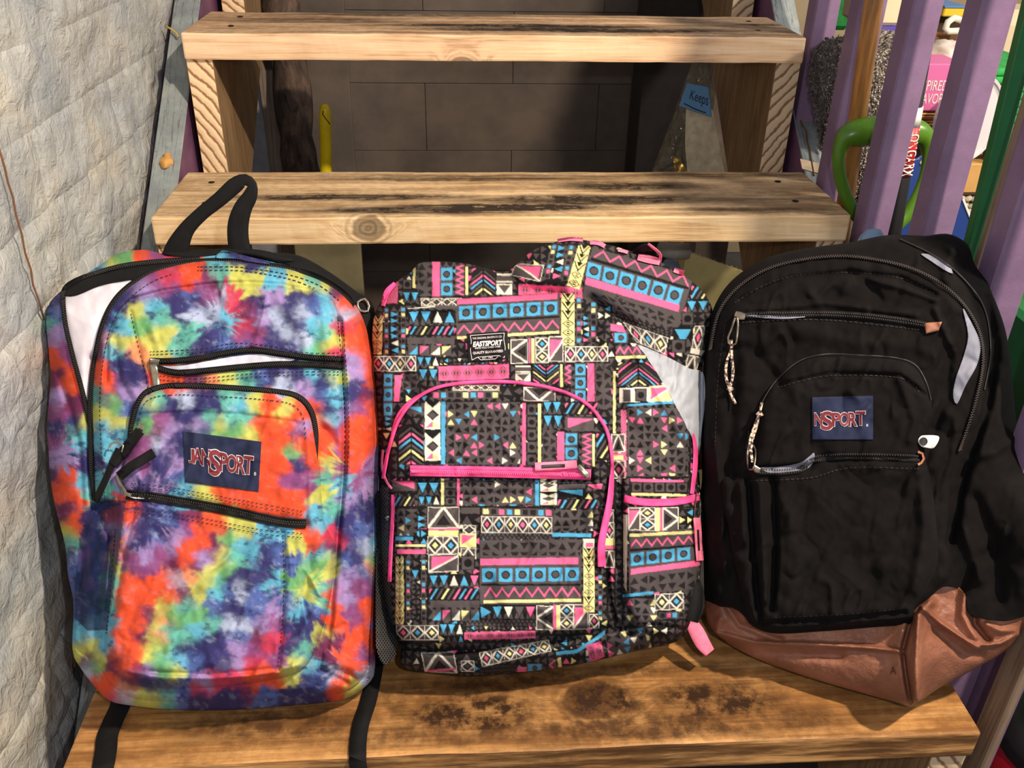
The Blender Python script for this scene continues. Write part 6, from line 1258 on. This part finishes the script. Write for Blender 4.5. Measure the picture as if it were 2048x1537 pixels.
def lower_clip(ol, above, off=0.):
    lt = np.array(lea_top, float); f = lambda x: np.interp(x, lt[:, 0], lt[:, 1]) + off
    if above: P_ = [(x, y) for x, y in ol if y < f(x)]; k = int(np.argmax([p[0] + p[1] * .0 if p[1] > 1000 else -1 for p in P_])); return P_, f
    return [(x, y) for x, y in ol if y >= f(x)], f
up = [(x, y) for x, y in ol3 if y < np.interp(x, [p[0] for p in lea_top], [p[1] for p in lea_top]) + 4]
# ol3 runs from the left side over the top to the right: keep order, then close along the seam
left = [p for p in up if p[0] < 1412 and p[1] > 960]; order = [p for p in ol3 if p in up] if False else up
i0 = max(range(len(up)), key=lambda i: np.hypot(up[i][0] - up[i - 1][0], up[i][1] - up[i - 1][1])); up = up[i0:] + up[:i0]
seam = [(a, b + 5) for a, b in lea_top[1:-1]]
fab3 = [tuple(p) for p in up] + ([tuple(p) for p in curve(seam[::-1], False, 8)] if up[-1][0] > 1800 else [tuple(p) for p in curve(seam, False, 8)])
sheet('body', P3, fab3, lambda x, y, d: h3(x, y), m_black, bag3, 3, low=lambda x, y: 0 * x - .012)
olb = [((x - 1730) * .975 + 1725, (y - 940) * .975 + 938) for x, y in ol3]
sheet('back_panel', P3, olb, lambda x, y, d: -.012 - .026 * rnd(d, 130), m_web, bag3, 12)
lo = [(x, y) for x, y in ol3 if y > np.interp(x, [p[0] for p in lea_top], [p[1] for p in lea_top]) - 2]
i0 = max(range(len(lo)), key=lambda i: np.hypot(lo[i][0] - lo[i - 1][0], lo[i][1] - lo[i - 1][1])); lo = lo[i0:] + lo[:i0]
st = [tuple(p) for p in curve(lea_top[1:-1], False, 8)]
leao = [tuple(p) for p in lo] + (st if lo[-1][0] < 1600 else st[::-1])
crl = creases([([(1825, 1240), (1830, 1320), (1824, 1400)], 40, .014), ([(1416, 1262), (1460, 1272), (1510, 1286), (1640, 1290), (1740, 1296), (1806, 1304)], 5, .006), ([(1430, 1290), (1520, 1304), (1680, 1312)], 12, -.006), ([(1845, 1216), (1880, 1246), (1915, 1270), (1955, 1296)], 5, .007), ([(1870, 1262), (1930, 1306), (1960, 1310)], 12, -.005), ([(1822, 1408), (1812, 1350), (1806, 1300), (1822, 1240)], 5, -.012), ([(1834, 1400), (1832, 1320), (1838, 1230), (1860, 1205)], 9, .012), ([(1945, 1200), (1950, 1250), (1975, 1280)], 8, -.009), ([(1975, 1250), (2000, 1262), (2030, 1262)], 7, .004), ([(1455, 1215), (1480, 1250), (1560, 1282)], 8, -.005), ([(1440, 1240), (1430, 1270)], 8, .004), ([(1930, 1185), (1925, 1230), (1950, 1275)], 9, .006), ([(1960, 1290), (2000, 1288), (2035, 1270)], 5, .005)])
def h3l(x, y, d=None):
    if d is None: d = dline(ol3, x, y, True)
    return .040 * rnd(dline(ol3, x, y, True), 75) + crl(x, y) + .004 * fbm(x / 24., y / 24., 4, 7.)
sheet('leather_base', P3, leao, lambda x, y, d: h3l(x, y), m_lea, bag3, 2.2, low=lambda x, y: 0 * x - .012, label='scuffed brown leather bottom panel')
put_text('mark', [('A', .1, .1, .9, .9, 0)], quadmap(P3, [(1778, 1332), (1794, 1332), (1794, 1352), (1778, 1352)], h3l, .0010), plain('pressed_mark', (84, 44, 32), .7), bag3)
ol3f = curve([(1412, 760), (1418, 680), (1434, 622), (1470, 574), (1530, 536), (1600, 517), (1680, 510), (1750, 517), (1820, 534), (1880, 565), (1932, 612), (1962, 668), (1968, 730), (1952, 810), (1922, 900), (1900, 980), (1896, 1060), (1906, 1140), (1880, 1176), (1850, 1204), (1828, 1228), (1820, 1248), (1700, 1258), (1560, 1268), (1506, 1254), (1486, 1230), (1464, 1216), (1430, 1208), (1414, 1150), (1406, 1000), (1406, 850)], True, 10)
cr3f = creases([([(1480, 600), (1580, 556), (1700, 545), (1800, 556), (1870, 590)], 6, -.003), ([(1700, 545), (1740, 570), (1760, 600)], 9, -.003), ([(1500, 620), (1650, 606), (1830, 630)], 8, .003), ([(1495, 700), (1540, 740), (1560, 770)], 14, -.004), ([(1560, 650), (1680, 680), (1820, 690)], 20, .003), ([(1740, 560), (1800, 575), (1870, 600)], 7, .0025), ([(1470, 700), (1460, 900), (1480, 1100)], 14, -.006), ([(1430, 880), (1440, 1000), (1450, 1150)], 8, .004), ([(1900, 700), (1890, 800), (1868, 860)], 10, -.004), ([(1870, 620), (1905, 700)], 7, .003)])
def h3f(x, y, d=None):
    if d is None: d = dline(ol3f, x, y, True); d = np.where(inside(ol3f, x, y), d, 0)
    return h3(x, y) + .014 * rnd(d, 18) + cr3f(x, y) + .004 * fbm(x / 40., y / 50., 3, 33.) + wrk(x, y, 83., .005)
sheet('front_panel', P3, ol3f, h3f, m_black, bag3, 2.6, low=lambda x, y: h3(x, y) - .002)
m_gl = plain('slate_lining', (122, 124, 140), .7, nscale=40, namt=.12)
for q in ([(1926, 618), (1940, 640), (1956, 672), (1962, 690), (1954, 730), (1932, 770), (1914, 808), (1906, 790), (1912, 756), (1928, 710), (1936, 670)], [(1842, 508), (1866, 511), (1890, 525), (1904, 540), (1906, 548), (1888, 540), (1864, 524)]):
    sheet('lining_gap', P3, curve(q, True, 5), lambda x, y, d: h3f(x, y) + .0025, m_gl, bag3, 2.2, low=lambda x, y: h3(x, y), label='grey lining showing at the open zip')
m_dz = plain('zip_edge', (58, 48, 46), .5)
z3 = [(1420, 700), (1436, 628), (1472, 578), (1530, 540), (1600, 520), (1680, 512), (1750, 519), (1820, 536), (1880, 566), (1930, 612), (1960, 668), (1966, 730), (1950, 810), (1920, 900)]
ribbon('zip_tape', P3, z3, 6, lambda x, y: h3(x, y) + .012, m_tape, bag3, .0016); teeth('zip_teeth', P3, z3, 1.3, lambda x, y: h3(x, y) + .013, m_dz, bag3, 4.6, 3.6, 2.2, up=.0014)
z3b = [(1800, 478), (1870, 512), (1930, 560), (1970, 620), (1982, 700), (1970, 780)]
ribbon('piping', P3, z3b, 3, lambda x, y: h3(x, y) + .003, plain('black_piping', (36, 30, 28), .5), bag3, .001, round_=True)
hf3 = lambda x, y: h3f(x, y) + .0012
sl = [(1482, 632), (1520, 630), (1580, 629), (1640, 628), (1720, 632), (1790, 640), (1852, 650)]
ribbon('zip_tape', P3, sl, 14, hf3, m_tape, bag3, .0012); teeth('zip_teeth', P3, sl, 2.4, hf3, m_dz, bag3, 4.4, 3.4, 2, up=.0018)
ribbon('lining_gap', P3, [(1492, 631, 3), (1530, 634, 6), (1570, 636, 5), (1610, 634, 2)], 5, lambda x, y: hf3(x, y) + .0018, m_gl, bag3, .0004)
ol3p = curve([(1516, 880), (1516, 830), (1530, 792), (1556, 758), (1596, 724), (1646, 710), (1720, 712), (1790, 716), (1832, 732), (1854, 768), (1864, 810), (1854, 860), (1848, 905), (1862, 960), (1872, 1040), (1876, 1120), (1852, 1180), (1830, 1212), (1818, 1240), (1700, 1252), (1560, 1262), (1518, 1254), (1494, 1226), (1474, 1160), (1456, 1060), (1444, 960), (1490, 952)], True, 10)
cr3p = creases([([(1500, 940), (1620, 934), (1640, 918), (1840, 920)], 7, -.005), ([(1496, 955), (1504, 1080), (1516, 1200), (1522, 1250)], 7, -.009), ([(1546, 960), (1550, 1090), (1544, 1220)], 7, -.008), ([(1520, 970), (1526, 1100), (1530, 1200)], 9, .006), ([(1570, 1000), (1600, 1120), (1570, 1220)], 16, .004), ([(1560, 770), (1660, 748), (1800, 752), (1850, 790)], 5, -.003), ([(1480, 970), (1486, 1080)], 8, .004), ([(1780, 1200), (1700, 1110)], 26, -.005), ([(1840, 940), (1850, 1050), (1830, 1180)], 14, .004), ([(1530, 1246), (1680, 1240), (1810, 1226)], 6, -.005), ([(1800, 760), (1830, 840), (1820, 880)], 10, .003)])
def h3p(x, y, d=None):
    if d is None: d = dline(ol3p, x, y, True); d = np.where(inside(ol3p, x, y), d, 0)
    return h3f(x, y) + .022 * rnd(d, 28) + cr3p(x, y) + .004 * fbm(x / 40., y / 50., 3, 43.) + wrk(x, y, 93., .004)
sheet('front_pocket', P3, ol3p, h3p, m_black, bag3, 2.6, low=lambda x, y: h3f(x, y) - .002)
ribbon('piping', P3, [(1516, 850), (1522, 812), (1540, 778), (1562, 752), (1600, 722), (1650, 709), (1720, 711), (1790, 716), (1830, 730), (1852, 764), (1862, 800)], 3, lambda x, y: h3f(x, y) + .010, bpy.data.materials['black_piping'], bag3, .001, round_=True)
hp3 = lambda x, y: h3p(x, y) + .0012
sl = [(1512, 942), (1560, 944), (1602, 938), (1622, 922), (1660, 915), (1740, 914), (1836, 917)]
ribbon('pocket_zip_tape', P3, sl, 15, hp3, m_tape, bag3, .0012); teeth('zip_teeth', P3, sl, 3.4, hp3, m_dz, bag3, 4.4, 3.4, 2, up=.0018)
sheet('lining_gap', P3, curve([(1520, 936), (1560, 934), (1600, 926), (1618, 914), (1628, 906), (1628, 922), (1614, 938), (1580, 944), (1540, 946)], True, 4), lambda x, y, d: hp3(x, y) + .0022, m_gl, bag3, 2)
stitches(P3, [[(1556, 775), (1660, 752), (1800, 756), (1840, 785)], [(1500, 962), (1620, 956), (1700, 936), (1840, 938)], [(1530, 1236), (1680, 1230), (1805, 1218)]], lambda x, y: hp3(x, y) + .0002, plain('grey_thread', (34, 29, 29), .8), bag3)
stitches(P3, [[(1470, 606), (1530, 570), (1600, 550), (1700, 545), (1800, 556), (1870, 588)], [(1480, 645), (1650, 640), (1840, 660)], [(1450, 650), (1436, 760), (1430, 900)]], lambda x, y: h3f(x, y) + .0006, bpy.data.materials['grey_thread'], bag3)
ta = plain('tan_leather', (170, 112, 88), .5, nscale=60)
sheet('leather_tab', P3, [(1848, 646), (1884, 644), (1877, 662), (1852, 668)], lambda x, y, d: hf3(x, y) + .002 + .0015 * rnd(d, 6), ta, bag3, 2, low=hf3, label='small tan leather tab at the zip end')
ribbon('leather_loop', P3, [(1836, 904), (1845, 908), (1848, 918), (1843, 926), (1836, 930)], 5, lambda x, y: hp3(x, y) + .003, ta, bag3, .0018)
ribbon('zip_slider', P3, [(1470, 628, 12), (1480, 632, 16), (1490, 634, 12)], 12, lambda x, y: hf3(x, y) + .002, m_metal, bag3, .003, label='worn steel slider')
ribbon('zip_pull', P3, [(1470, 636), (1462, 660), (1456, 676), (1457, 686), (1464, 692), (1472, 688), (1474, 672), (1476, 650), (1474, 636)], 4, lambda x, y: hf3(x, y) + .004, m_metal, bag3, .0012)
ribbon('zip_slider', P3, [(1506, 934, 10), (1513, 940, 13), (1520, 942, 9)], 12, lambda x, y: hp3(x, y) + .002, m_metal, bag3, .003, label='worn steel slider')
ribbon('zip_pull', P3, [(1510, 936), (1497, 940), (1495, 910), (1498, 892), (1508, 892), (1511, 905), (1508, 930)], 3.5, lambda x, y: hp3(x, y) + .004, m_metal, bag3, .0012)
def cordmat():
    m, nt, p = newmat('speckled_cord'); v = coords(nt); n = noise(nt, v, 330, 2, .5); nt.links.new(ramp(nt, n, [(.40, L4((40, 34, 46))), (.47, L4((120, 98, 90))), (.56, L4((228, 204, 180)))]), p.inputs['Base Color']); p.inputs['Roughness'].default_value = .8; return m
m_cord = cordmat()
ribbon('braided_cord', P3, [(1462, 680), (1463, 700), (1456, 715), (1452, 735), (1452, 755), (1457, 772), (1462, 782)], 6, lambda x, y: hf3(x, y) + .002, m_cord, bag3, .0018, round_=True); ribbon('braided_cord', P3, [(1463, 700), (1464, 720), (1466, 745), (1462, 770), (1460, 785), (1466, 798), (1471, 808)], 6, lambda x, y: hf3(x, y) + .003, m_cord, bag3, .0018, round_=True)
ribbon('cord_knot', P3, [(1455, 776), (1460, 783), (1466, 776)], 8, lambda x, y: hf3(x, y) + .004, m_cord, bag3, .0028, round_=True)
ribbon('braided_cord', P3, [(1524, 806), (1520, 822), (1517, 830), (1514, 850), (1506, 875), (1502, 900), (1505, 925)], 6, lambda x, y: h3f(x, y) + .014, m_cord, bag3, .0018, round_=True); ribbon('braided_cord', P3, [(1518, 830), (1510, 850), (1500, 880), (1500, 905)], 5, lambda x, y: h3f(x, y) + .016, m_cord, bag3, .0016, round_=True)
ribbon('cord_knot', P3, [(1514, 826), (1520, 832), (1526, 828)], 8, lambda x, y: h3f(x, y) + .016, m_cord, bag3, .0028, round_=True)
wt = sheet('hang_tag', P3, curve([(1836, 883), (1840, 874), (1850, 871), (1878, 874), (1868, 896), (1852, 896), (1842, 893)], True, 4), lambda x, y, d: h3f(x, y) + .020 + .001 * rnd(d, 4), m_wht, bag3, 1.8, low=lambda x, y: h3f(x, y) + .018, label='white plastic zip tag')
sheet('eyelet', P3, [(1847 + 8.5 * math.cos(t), 883.5 + 8.5 * math.sin(t)) for t in np.linspace(0, 2 * math.pi, 17)[:-1]], lambda x, y, d: h3f(x, y) + .0218, m_blk, wt, 1.5)
lq3 = [(1624, 795), (1746, 792), (1746, 880), (1624, 880)]
hl3 = lambda x, y, d=0: h3p(x, y) + .0016
lb3 = sheet('brand_label', P3, lq3, hl3, m_navy, bag3, 3, low=lambda x, y: h3p(x, y), label='navy cloth label, its lettering cut off at the left')
jans(P3, lq3, hl3, lb3, True)
